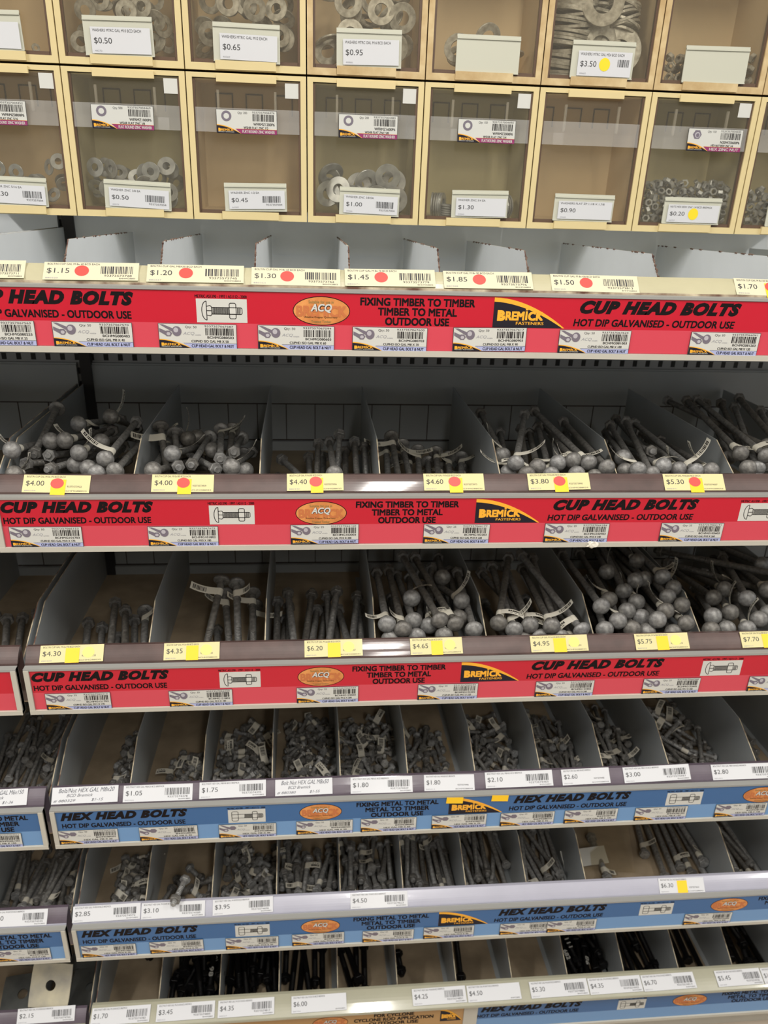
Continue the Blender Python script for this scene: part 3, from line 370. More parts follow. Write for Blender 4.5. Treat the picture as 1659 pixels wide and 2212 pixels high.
('s4b5','hex','M8',65,380,2321,1244,371,2450,1231,0,1),('s4b5','hex','M8',60,469,2384,1239,424,2273,1245,0,1),('s4b5','hex','M8',60,383,2472,1232,414,2356,1238,0,0),('s4b5','hex','M8',65,392,2510,1229,385,2639,1216,0,1),
('s4b5','hex','M8',65,491,2581,1224,457,2455,1230,0,0),('s4b5','hex','M8',60,452,2431,1235,421,2316,1241,0,1),('s4b5','hex','M8',60,496,2365,1241,486,2484,1228,0,0),('s4b5','hex','M8',65,435,2587,1223,406,2460,1230,0,0),
('s4b5','hex','M8',60,470,2278,1263,443,2395,1256,0,0),('s4b5','hex','M8',60,419,2429,1249,353,2330,1263,0,0),('s4b5','hex','M8',60,524,2592,1223,527,2473,1229,1,0),('s4b5','hex','M8',65,523,2242,1251,474,2362,1269,1,1),
('s4b5','hex','M8',60,430,2456,1234,455,2573,1221,1,1),('s4b5','hex','M8',65,373,2521,1254,428,2633,1217,1,0),('s4b5','hex','M8',65,481,2507,1250,458,2630,1216,0,0),('s4b5','hex','M8',60,388,2433,1259,442,2539,1243,0,0),
('s4b5','hex','M8',65,446,2483,1253,477,2609,1251,0,0),('s4b5','hex','M8',60,504,2300,1284,527,2406,1234,1,0),('s4b5','hex','M8',65,515,2428,1236,498,2557,1236,0,0),('s4b5','hex','M8',65,456,2220,1266,432,2348,1263,0,1),
('s4b6','hex','M8',70,596,2462,1233,687,2356,1238,0,1),('s4b6','hex','M8',70,776,2235,1251,704,2354,1238,1,1),('s4b6','hex','M8',70,663,2663,1217,768,2570,1221,1,1),('s4b6','hex','M8',80,800,2430,1236,675,2529,1224,1,1),
('s4b6','hex','M8',65,702,2445,1234,796,2356,1238,1,0),('s4b6','hex','M8',70,660,2463,1233,628,2599,1219,1,1),('s4b6','hex','M8',80,800,2394,1238,678,2498,1227,1,0),('s4b6','hex','M8',70,622,2402,1260,625,2537,1224,1,1),
('s4b6','hex','M8',75,661,2699,1214,771,2597,1219,0,1),('s4b6','hex','M8',75,709,2466,1258,767,2329,1240,0,0),('s4b6','hex','M8',75,781,2711,1214,657,2633,1244,0,0),('s4b6','hex','M8',80,685,2418,1237,776,2287,1244,1,0),
('s4b6','hex','M8',70,691,2383,1258,593,2283,1260,0,0),('s4b6','hex','M8',75,726,2291,1265,770,2434,1260,1,0),('s4b6','hex','M8',75,800,2601,1230,674,2522,1252,0,1),('s4b6','hex','M8',70,752,2451,1256,690,2571,1221,0,0),
('s4b6','hex','M8',70,691,2618,1239,593,2518,1241,1,0),('s4b6','hex','M8',70,670,2554,1226,606,2678,1212,0,1),('s4b6','hex','M8',70,646,2511,1252,720,2393,1256,0,0),('s4b6','hex','M8',80,640,2361,1241,663,2514,1281,0,0),
('s4b6','hex','M8',60,619,2554,1264,729,2584,1228,0,0),('s4b6','hex','M8',75,800,2415,1264,728,2540,1223,1,0),('s4b6','hex','M8',70,636,2380,1289,699,2262,1246,0,0),('s4b6','hex','M8',75,684,2475,1280,803,2548,1223,0,0),
('s4b6','hex','M8',65,793,2492,1256,736,2609,1253,1,0),('s4b6','hex','M8',70,596,2334,1258,692,2435,1272,0,0),('s4b6','hex','M8',75,610,2360,1284,643,2215,1304,0,1),('s4b6','hex','M8',60,789,2581,1269,688,2515,1272,1,0),
('s4b7','hex','M8',100,1031,2473,1256,995,2665,1213,0,0),('s4b7','hex','M8',100,981,2461,1233,982,2660,1240,1,0),('s4b7','hex','M8',100,984,2490,1259,1013,2293,1243,1,0),('s4b7','hex','M8',100,960,2448,1258,945,2643,1216,1,0),
('s4b7','hex','M8',100,1031,2238,1251,1034,2437,1232,1,1),('s4b7','hex','M8',100,972,2655,1218,956,2456,1230,0,0),('s4b7','hex','M8',100,1031,2335,1266,998,2530,1237,1,1),('s4b7','hex','M8',100,886,2545,1258,918,2736,1208,1,1),
('s4b7','hex','M8',100,908,2485,1231,935,2683,1227,1,1),('s4b7','hex','M8',100,931,2461,1233,940,2660,1250,1,0),('s4b7','hex','M8',100,909,2442,1251,875,2245,1263,0,1),('s4b7','hex','M8',100,996,2152,1258,948,2347,1260,0,1),
('s4b7','hex','M8',100,891,2181,1256,913,2379,1272,0,1),('s4b7','hex','M8',100,930,2394,1238,962,2197,1251,1,1),('s4b7','hex','M8',100,1003,2221,1253,973,2419,1258,1,1),('s4b7','hex','M8',100,961,2207,1276,999,2403,1272,0,0),
('s4b7','hex','M8',100,927,2291,1258,938,2490,1266,0,0),('s4b7','hex','M8',100,978,2212,1304,950,2406,1264,1,0),('s4b7','hex','M8',100,918,2445,1282,952,2248,1273,0,0),('s4b7','hex','M8',100,995,2255,1279,1029,2452,1272,0,0),
('s4b7','hex','M8',100,868,2419,1281,858,2615,1244,1,1),('s4b7','hex','M8',100,915,2691,1245,917,2491,1254,1,0),('s4b7','hex','M8',100,995,2428,1279,1034,2621,1242,1,0),('s4b7','hex','M8',100,888,2312,1284,896,2511,1263,1,0),
('s4b8','hex','M8',120,1276,2250,1250,1268,2489,1228,0,1),('s4b8','hex','M8',120,1242,2301,1246,1279,2538,1253,0,1),('s4b8','hex','M8',120,1151,2186,1255,1140,2424,1233,1,1),('s4b8','hex','M8',120,1265,2436,1275,1231,2665,1214,1,0),
('s4b8','hex','M8',120,1228,2370,1240,1272,2605,1218,1,1),('s4b8','hex','M8',120,1259,2273,1266,1233,2511,1265,0,0),('s4b8','hex','M8',120,1233,2317,1278,1208,2549,1223,1,0),('s4b8','hex','M8',120,1234,2511,1240,1195,2746,1207,1,0),
('s4b8','hex','M8',120,1226,2277,1262,1174,2511,1241,1,1),('s4b8','hex','M8',120,1147,2535,1245,1156,2296,1264,0,1),('s4b8','hex','M8',120,1130,2415,1268,1066,2184,1253,0,1),('s4b8','hex','M8',120,1211,2514,1274,1279,2734,1209,0,0),
('s4b8','hex','M8',120,1203,2427,1270,1188,2660,1214,1,1),('s4b8','hex','M8',120,1063,2478,1232,1060,2717,1209,1,1),('s4b8','hex','M8',120,1135,2353,1275,1209,2581,1258,0,0),('s4b8','hex','M8',120,1132,2460,1280,1107,2689,1212,1,1),
('s4b8','hex','M8',120,1109,2392,1286,1093,2625,1232,1,1),('s4b8','hex','M8',120,1073,2542,1270,1185,2748,1221,1,1),('s4b8','hex','M8',120,1214,2338,1295,1131,2562,1271,1,0),('s4b8','hex','M8',120,1186,2481,1288,1128,2701,1211,0,1),
('s4b8','hex','M8',120,1243,2504,1289,1190,2272,1264,0,0),('s4b8','hex','M8',120,1174,2450,1308,1172,2218,1249,0,0),('s4b8','hex','M8',120,1187,2545,1286,1243,2764,1206,1,0),('s4b8','hex','M8',120,1155,2307,1289,1153,2547,1297,1,0),
('s4b9','hex','M8',105,1608,2476,1232,1398,2493,1227,0,1),('s4b9','hex','M8',95,1556,2263,1263,1400,2371,1256,0,1),('s4b9','hex','M8',100,1559,2325,1244,1450,2492,1243,0,1),('s4b9','hex','M8',105,1407,2456,1234,1572,2331,1269,0,0),
('s4b9','hex','M8',125,1415,2575,1224,1603,2413,1257,0,0),('s4b9','hex','M8',95,1418,2551,1246,1572,2658,1214,1,1),('s4b9','hex','M8',80,1608,2383,1240,1456,2424,1269,0,0),('s4b9','hex','M8',125,1543,2579,1253,1358,2740,1208,1,0),
('s4b9','hex','M8',95,1450,2285,1276,1305,2401,1236,0,1),('s4b9','hex','M8',85,1499,2636,1219,1611,2763,1206,1,1),('s4b9','hex','M8',120,1404,2152,1271,1374,2391,1273,1,1),('s4b9','hex','M8',100,1340,2466,1264,1484,2329,1241,1,1),
('s4b9','hex','M8',95,1608,2585,1223,1437,2509,1258,0,0),('s4b9','hex','M8',80,1469,2545,1266,1507,2391,1286,1,0),('s4b9','hex','M8',130,1491,2566,1253,1305,2747,1243,1,1),('s4b9','hex','M8',105,1460,2447,1262,1599,2604,1245,0,0),
('s4b9','hex','M8',85,1437,2403,1238,1561,2289,1264,0,1),('s4b9','hex','M8',120,1393,2529,1239,1494,2314,1275,0,0),('s4b9','hex','M8',95,1430,2646,1270,1611,2621,1217,1,0),('s4b9','hex','M8',90,1389,2650,1270,1540,2727,1209,1,0),
('s4b9','hex','M8',105,1439,2324,1276,1412,2532,1260,0,0),('s4b9','hex','M8',125,1414,2571,1311,1611,2439,1232,1,0),('s4b9','hex','M8',130,1604,2536,1256,1509,2296,1286,0,0),('s4b9','hex','M8',125,1508,2527,1299,1317,2370,1261,0,0),
('s4b9','hex','M8',95,1465,2152,1294,1482,2342,1294,1,0),('s4b9','hex','M8',110,1570,2614,1251,1560,2828,1201,1,0),('s4b9','hex','M8',85,1506,2356,1273,1380,2466,1302,1,0),('s4b10','hex','M8',130,1796,2406,1237,1781,2665,1214,0,1),
('s4b10','hex','M8',130,1817,2472,1232,1799,2731,1208,0,1),('s4b10','hex','M8',130,1760,2302,1256,1794,2560,1247,0,1),('s5L','hex','M10',120,-1181,2184,697,-1185,2423,674,0,1),('s5L','hex','M10',150,-987,2246,692,-1031,2541,665,0,1),
('s5L','hex','M10',140,-1094,2189,697,-1088,2468,671,0,1),('s5L','hex','M10',145,-1063,2278,690,-1010,2563,691,0,1),('s5L','hex','M10',150,-1083,2255,718,-1056,2549,664,1,0),('s5L','hex','M10',125,-932,2271,690,-967,2517,667,1,0),
('s5L','hex','M10',180,-1122,2257,692,-1107,2615,659,0,0),('s5L','hex','M10',160,-1038,2227,694,-1026,2546,718,0,0),('s5L','hex','M10',125,-935,2299,716,-884,2538,665,1,0),('s5L','hex','M10',165,-1153,2209,695,-1136,2537,665,0,0),
('s5L','hex','M10',150,-1050,2580,688,-1054,2282,721,0,0),('s5L','hex','M10',160,-1181,2600,664,-1105,2295,723,0,0),('s5L','hex','M10',165,-886,2574,679,-1020,2274,711,1,1),('s5L','hex','M10',180,-954,2227,694,-1011,2581,662,1,1),
('s5L','hex','M10',125,-949,2365,738,-953,2603,660,1,0),('s5L','hex','M10',180,-967,2647,660,-1028,2299,729,1,1),('s5L','hex','M10',150,-1089,2238,752,-1084,2529,678,1,0),('s5L','hex','M10',140,-1144,2329,713,-1185,2605,693,1,0),
('s5L','hex','M10',140,-953,2205,724,-986,2482,717,1,0),('s5L','hex','M10',175,-985,2673,685,-885,2340,729,0,1),('s5L','hex','M10',125,-1172,2287,715,-1179,2537,726,0,0),('s5L','hex','M10',165,-979,2170,723,-1011,2499,731,0,0),
('s5L','hex','M10',150,-1033,2192,737,-977,2486,757,0,0),('s5L','hex','M10',170,-997,2237,753,-946,2572,726,1,0),('s5b0','hex','M10',30,-771,2435,677,-722,2400,676,1,0),('s5b0','hex','M10',35,-627,2305,688,-693,2326,682,1,1),
('s5b0','hex','M10',30,-628,2483,673,-686,2500,668,0,1),('s5b0','hex','M10',30,-666,2355,684,-670,2414,675,1,0),('s5b0','hex','M10',35,-771,2526,670,-752,2459,671,1,0),('s5b0','hex','M10',30,-627,2443,677,-680,2471,671,0,1),
('s5b0','hex','M10',30,-771,2396,680,-718,2369,679,1,0),('s5b0','hex','M10',30,-719,2339,685,-775,2359,679,1,0),('s5b0','hex','M10',30,-749,2292,689,-775,2238,689,0,1),('s5b0','hex','M10',30,-688,2441,677,-703,2383,678,0,0),
('s5b0','hex','M10',30,-742,2347,715,-775,2308,684,1,0),('s5b0','hex','M10',35,-673,2535,669,-741,2520,667,1,1),('s5b0','hex','M10',35,-660,2285,689,-726,2310,683,1,1),('s5b0','hex','M10',30,-762,2276,720,-716,2255,688,0,1),
('s5b0','hex','M10',30,-627,2466,707,-666,2510,694,1,1),('s5b0','hex','M10',35,-690,2386,705,-690,2316,704,1,0),('s5b0','hex','M10',35,-765,2464,700,-701,2466,671,1,0),('s5b0','hex','M10',30,-732,2499,686,-676,2479,690,0,0),
('s5b0','hex','M10',30,-727,2384,712,-714,2438,689,1,0),('s5b0','hex','M10',30,-675,2268,720,-726,2239,709,1,1),('s5b0','hex','M10',35,-630,2342,692,-665,2400,711,0,1),('s5b1','hex','M10',35,-504,2283,689,-436,2267,687,0,1),
('s5b1','hex','M10',45,-405,2387,681,-401,2297,684,0,0),('s5b1','hex','M10',50,-583,2278,690,-549,2372,678,0,0),('s5b1','hex','M10',45,-508,2337,685,-548,2417,675,0,0),('s5b1','hex','M10',45,-498,2457,675,-436,2391,677,0,0),
('s5b1','hex','M10',40,-393,2365,709,-467,2370,679,0,0),('s5b1','hex','M10',45,-430,2296,688,-490,2362,679,1,0),('s5b2','hex','M10',55,-339,2398,680,-339,2508,668,0,0),('s5b2','hex','M10',60,-271,2412,679,-353,2324,682,1,0),
('s5b2','hex','M10',45,-168,2378,682,-238,2433,674,1,1),('s5b2','hex','M10',45,-148,2341,685,-236,2322,682,1,1),('s5b2','hex','M10',50,-227,2444,699,-270,2355,680,1,0),('s5b2','hex','M10',55,-231,2261,691,-188,2359,716,0,1),
('s5b2','hex','M10',60,-214,2400,705,-171,2506,668,1,0),('s5b2','hex','M10',50,-148,2470,674,-154,2569,663,1,0),('s5b2','hex','M10',55,-296,2343,685,-353,2249,688,0,0),('s5b2','hex','M10',55,-300,2462,675,-203,2513,667,1,0),
('s5b2','hex','M10',45,-212,2428,730,-144,2440,673,0,0),('s5b2','hex','M10',55,-148,2393,710,-188,2291,700,1,0),('s5b2','hex','M10',55,-183,2388,723,-268,2331,682,0,0),('s5b2','hex','M10',60,-225,2224,694,-144,2312,683,1,1),
('s5b2','hex','M10',50,-165,2181,698,-181,2278,715,1,1),('s5b2','hex','M10',60,-310,2423,678,-206,2482,670,1,0),('s5b2','hex','M10',55,-349,2536,669,-239,2543,665,0,1),('s5b2','hex','M10',55,-284,2307,688,-187,2290,737,1,0),
('s5b2','hex','M10',45,-342,2295,713,-261,2265,687,1,1),('s5b2','hex','M10',60,-168,2333,734,-144,2224,690,0,0),('s5b2','hex','M10',60,-349,2465,700,-247,2520,667,0,0),('s5b2','hex','M10',60,-349,2205,696,-247,2265,718,1,1),
('s5b2','hex','M10',45,-315,2458,718,-298,2542,688,0,0),('s5b2','hex','M10',55,-343,2518,702,-280,2598,661,0,0),('s5b2','hex','M10',55,-275,2559,694,-278,2450,702,1,0),('s5b2','hex','M10',50,-235,2328,719,-276,2419,708,0,0),
('s5b3','hex','M10',95,-20,2272,690,-13,2461,671,1,1),('s5b3','hex','M10',90,-110,2201,696,-73,2376,678,0,1),('s5b3','hex','M10',85,65,2295,688,71,2464,671,1,1),('s5b3','hex','M10',105,-48,2231,694,-55,2440,673,1,1),
('s5b3','hex','M10',115,-2,2337,708,-74,2551,664,0,0),('s5b3','hex','M10',115,13,2155,700,8,2384,677,0,1),('s5b3','hex','M10',105,-110,2341,685,-49,2541,699,1,0),('s5b3','hex','M10',100,91,2224,694,95,2423,674,0,1),
('s5b3','hex','M10',120,-57,2431,707,-82,2193,693,1,0),('s5b3','hex','M10',105,41,2234,693,28,2443,673,0,1),('s5b3','hex','M10',120,-110,2519,670,-114,2286,727,1,0),('s5b3','hex','M10',110,-86,2350,722,-99,2568,689,1,0),
('s5b3','hex','M10',110,-59,2267,722,-17,2483,708,1,0),('s5b3','hex','M10',110,-9,2218,714,56,2427,693,0,1),('s5b3','hex','M10',85,-51,2242,755,-59,2410,727,1,0),('s5b3','hex','M10',90,32,2197,718,21,2376,729,0,0),
('s5b3','hex','M10',85,52,2320,713,24,2488,724,0,0),('s5b3','hex','M10',115,78,2525,686,95,2297,713,1,0),('s5b3','hex','M10',120,23,2254,751,83,2484,717,1,0),('s5b3','hex','M10',105,-10,2425,735,-37,2217,723,1,0),
('s5b3','hex','M10',85,66,2263,731,95,2431,728,0,0),('s5b3','hex','M10',85,-70,2204,726,-114,2367,752,0,0),('s5b4','hex','M10',105,188,2165,699,208,2373,678,1,1),('s5b4','hex','M10',135,165,2236,693,200,2503,668,0,1),
('s5b4','hex','M10',120,329,2250,692,333,2489,669,0,1),('s5b4','hex','M10',115,184,2326,712,159,2549,664,0,0),('s5b4','hex','M10',130,296,2535,669,305,2276,686,0,0),('s5b4','hex','M10',110,263,2285,712,238,2500,668,0,0),
('s5b4','hex','M10',130,284,2199,696,270,2457,672,0,1),('s5b4','hex','M10',115,129,2155,700,125,2384,677,0,1),('s5b4','hex','M10',120,313,2180,710,270,2416,703,1,0),('s5b4','hex','M10',110,252,2244,692,216,2460,671,0,1),
('s5b4','hex','M10',110,223,2221,694,225,2441,703,0,0),('s5b4','hex','M10',135,285,2316,735,333,2571,662,0,0),('s5b4','hex','M10',125,275,2584,666,239,2344,725,0,0),('s5b4','hex','M10',115,329,2514,708,320,2284,712,0,0),
('s5b4','hex','M10',130,246,2354,752,236,2597,661,1,0),('s5b4','hex','M10',135,129,2588,665,155,2320,683,1,0),('s5b4','hex','M10',105,191,2461,702,225,2255,725,0,0),('s5b4','hex','M10',140,129,2264,718,175,2539,695,0,0),
('s5b4','hex','M10',100,215,2486,718,198,2288,743,1,0),('s5b4','hex','M10',125,132,2607,705,183,2364,732,1,0),('s5b4','hex','M10',110,179,2215,720,139,2431,732,1,0),('s5b4','hex','M10',110,164,2449,752,153,2229,742,0,0),
('s5b5','hex','M10',145,450,2614,663,436,2325,682,0,0),('s5b5','hex','M10',150,485,2191,697,495,2490,669,1,0),('s5b5','hex','M10',155,367,2227,694,363,2536,665,1,1),('s5b5','hex','M10',140,460,2309,688,475,2588,661,0,0),
('s5b5','hex','M10',155,389,2593,665,392,2284,686,1,0),('s5b5','hex','M10',145,571,2205,696,575,2494,669,0,0),('s5b5','hex','M10',150,522,2533,669,513,2234,689,1,0),('s5b5','hex','M10',145,386,2556,696,423,2268,687,1,0),
('s5b5','hex','M10',145,418,2561,667,437,2276,719,0,0),('s5b5','hex','M10',150,489,2548,691,499,2249,715,1,0),('s5b5','hex','M10',140,442,2572,695,409,2296,728,1,0),('s5b5','hex','M10',150,543,2278,690,552,2576,662,1,0),
('s5b5','hex','M10',145,413,2537,715,382,2249,709,0,0),('s5b5','hex','M10',145,526,2231,716,516,2520,696,1,0),('s5b5','hex','M10',145,559,2258,717,544,2546,691,0,0),('s5b6','hex','M10',175,649,2191,697,698,2536,665,1,0),
('s5b6','hex','M10',170,627,2250,692,668,2586,661,1,0),('s5b6','hex','M10',175,709,2593,665,769,2249,688,0,0),('s5b6','hex','M10',165,684,2560,693,740,2235,689,0,0),('s5b6','hex','M10',180,720,2204,696,655,2558,698,0,0),
('s5b6','hex','M10',170,807,2360,724,768,2692,665,0,0),('s5b6','hex','M10',165,804,2568,667,724,2253,720,0,0),('s5b6','hex','M10',165,746,2632,667,717,2308,723,1,0),('s5b6','hex','M10',165,634,2552,679,652,2225,721,1,0),
('s5b6','hex','M10',165,711,2616,712,675,2288,720,1,0),('s5b6','hex','M10',175,768,2549,716,795,2201,693,0,0),('s5b7','hex','M10',180,1022,2633,661,955,2280,686,0,0),('s5b7','hex','M10',185,982,2583,665,893,2225,690,0,0),
('s5b7','hex','M10',195,1011,2658,689,1006,2268,687,0,0),('s5b7','hex','M10',190,1020,2305,717,921,2668,671,0,0),('s5b7','hex','M10',190,1043,2588,665,1033,2209,691,0,0),('s5b7','hex','M10',185,964,2285,723,906,2644,657,1,0),
('s5b7','hex','M10',185,954,2197,709,897,2563,690,1,0),('s5b7','hex','M10',195,919,2239,715,873,2622,658,1,0),('s5b7','hex','M10',180,865,2225,704,918,2581,717,1,0),('s5b9','hex','M10',225,1764,2239,693,1701,2684,681,1,1),
('s5b9','hex','M10',210,1798,2162,699,1866,2575,662,0,1),('s5b9','hex','M10',200,1758,2281,721,1780,2675,654,0,1),('s5b9','hex','M10',215,1823,2233,719,1805,2658,656,1,0),('s5b9','hex','M10',210,1843,2665,689,1885,2247,689,0,0),
('s5b9','hex','M10',210,1756,2718,711,1859,2311,702,1,0),('s5b9','hex','M10',220,1775,2688,738,1790,2251,688,0,0),('s5b8','hex','M12',130,1220,2295,692,1235,2553,667,1,0),('s5b8','hex','M12',200,1431,2418,683,1510,2809,647,1,0),
('s5b8','hex','M12',200,1466,2287,693,1519,2682,657,0,0),('s5b8','hex','M12',200,1510,2274,694,1556,2670,658,0,0),('s5b8','hex','M12',200,1554,2337,689,1594,2733,653,1,0),('s5b8','hex','M12',200,1586,2298,692,1622,2695,656,1,0),
('s5b8','hex','M12',200,1643,2324,726,1648,2721,684,1,0),('s5b8','hex','M12',200,1639,2250,696,1648,2648,660,0,0),('s5b1','hex','M10',60,-468,2206,900,-496,2090,909,0,0),('s6b0','blk','M12',55,-763,2543,137,-698,2454,139,0,0),
('s6b1','blk','M12',115,-391,2481,117,-386,2252,131,0,0),('s6b1','blk','M12',110,-583,2159,143,-588,2378,121,0,0),('s6b1','blk','M12',115,-436,2159,143,-464,2386,120,0,0),('s6b1','blk','M12',115,-503,2457,119,-477,2229,133,0,0),
('s6b1','blk','M12',110,-552,2324,130,-579,2541,108,0,0),('s6b1','blk','M12',105,-503,2292,172,-453,2487,112,0,0),('s6b1','blk','M12',110,-406,2203,140,-439,2420,129,0,0),('s6b1','blk','M12',120,-504,2189,141,-531,2426,117,0,0),
('s6b1','blk','M12',105,-515,2536,113,-574,2341,162,0,0),('s6b1','blk','M12',130,-464,2503,144,-548,2258,158,0,0),('s6b1','blk','M12',105,-480,2526,181,-453,2320,154,0,0),('s6b1','blk','M12',110,-391,2333,162,-440,2541,108,0,0),
('s6b1','blk','M12',105,-426,2455,167,-426,2245,168,0,0),('s6b1','blk','M12',110,-494,2411,188,-445,2197,166,0,0),('s6b1','blk','M12',110,-536,2348,185,-549,2562,134,0,0),('s6b1','blk','M12',120,-391,2522,143,-386,2292,210,0,0),
('s6b2','blk','M12',155,-311,2322,130,-322,2630,101,0,0),('s6b2','blk','M12',110,-283,2533,113,-222,2322,126,0,0),('s6b2','blk','M12',140,-345,2228,138,-350,2506,111,0,0),('s6b2','blk','M12',120,-224,2464,119,-167,2232,133,0,0),
('s6b2','blk','M12',140,-189,2564,111,-188,2289,165,0,0),('s6b2','blk','M12',150,-266,2558,147,-279,2259,131,0,0),('s6b2','blk','M12',150,-308,2495,148,-261,2200,170,0,0),('s6b2','blk','M12',150,-345,2315,166,-342,2613,128,0,0),
('s6b2','blk','M12',120,-277,2510,179,-240,2277,136,0,0),('s6b2','blk','M12',115,-205,2542,148,-222,2313,163,0,0),('s6b2','blk','M12',105,-323,2441,180,-300,2233,155,0,0),('s6b2','blk','M12',115,-154,2520,114,-149,2290,128,0,0),
('s6b2','blk','M12',105,-239,2536,178,-250,2326,184,0,0),('s6b2','blk','M12',145,-170,2505,155,-149,2216,160,0,0),('s6b3','blk','M12',130,15,2546,112,16,2287,128,0,0),('s6b3','blk','M12',130,-108,2574,110,-113,2315,126,0,0),
('s6b3','blk','M12',145,-65,2501,116,-91,2213,134,0,0),('s6b3','blk','M12',145,-51,2256,136,-25,2543,108,0,0),('s6b3','blk','M12',130,47,2241,137,50,2500,111,0,0),('s6b3','blk','M12',140,-39,2479,150,2,2202,136,0,0),
('s6b4','blk','M12',120,238,2476,118,227,2237,132,0,0),('s6b4','blk','M12',140,204,2562,111,195,2283,129,0,0),('s6b4','blk','M12',125,203,2289,165,147,2526,109,0,0),('s6b4','blk','M12',125,175,2243,137,124,2487,112,0,0),
('s6b5','blk','M12',55,387,2427,122,394,2317,126,0,0),('s6b6','blk','M12',200,674,2668,103,648,2270,130,0,0),('s6b8','blk','M12',120,1219,2241,137,1204,2479,113,0,0),('s6b8','blk','M12',105,1265,2246,136,1237,2453,115,0,0),
('s6b8','blk','M12',115,1151,2288,133,1137,2517,110,0,0),('s6b8','blk','M12',110,1242,2258,174,1283,2466,114,0,0),('s6b8','blk','M12',120,1164,2587,109,1180,2348,124,0,0),('s6b8','blk','M12',115,1285,2296,155,1290,2526,150,0,0),
('s6b8','blk','M12',115,1093,2327,158,1172,2542,144,0,0),('s6b8','blk','M12',110,1200,2422,156,1176,2204,135,0,0),('s6b8','blk','M12',115,1112,2271,150,1186,2488,148,0,0),('s6b8','blk','M12',120,1244,2534,114,1273,2308,191,0,0),
('s6b8','blk','M12',110,1187,2201,170,1234,2415,146,0,0),('s6b8','blk','M12',120,1107,2448,185,1152,2213,167,0,0),('s6b8','blk','M12',110,1134,2494,178,1173,2277,171,0,0),('s6b9','blk','M12',185,1418,2616,107,1383,2248,132,0,0),
('s6b9','blk','M12',180,1460,2252,136,1398,2607,139,0,0),('s6b9','blk','M12',190,1401,2605,175,1419,2228,133,0,0),('s6b9','blk','M12',185,1488,2621,106,1496,2252,131,0,0),('s6b9','blk','M12',185,1331,2641,105,1326,2272,130,0,0),
('s6b9','blk','M12',200,1523,2673,102,1528,2274,129,0,0),('s6b9','blk','M12',185,1446,2718,99,1472,2352,149,0,0),('s6b10','blk','M12',190,1727,2214,139,1743,2592,104,0,0),('s6b10','blk','M12',185,1646,2224,138,1668,2591,104,0,0),
('s6b10','blk','M12',180,1688,2310,131,1717,2667,98,0,0),('s6b11','blk','M12',185,1982,2281,133,1989,2650,99,0,0),('s6b11','blk','M12',180,1909,2181,142,1939,2538,108,0,0),('s6b11','blk','M12',195,2017,2220,138,2022,2608,103,0,0),
('s6b11','blk','M12',195,2011,2627,137,1941,2243,149,0,0),('s6b11','blk','M12',190,1808,2720,126,1905,2353,144,0,0),('s6b11','blk','M12',185,1958,2680,102,1950,2319,182,0,0),('s6b11','blk','M12',180,1859,2272,180,1931,2623,148,0,0),
('s6b11','blk','M12',190,1863,2354,206,1896,2716,95,0,0),
]
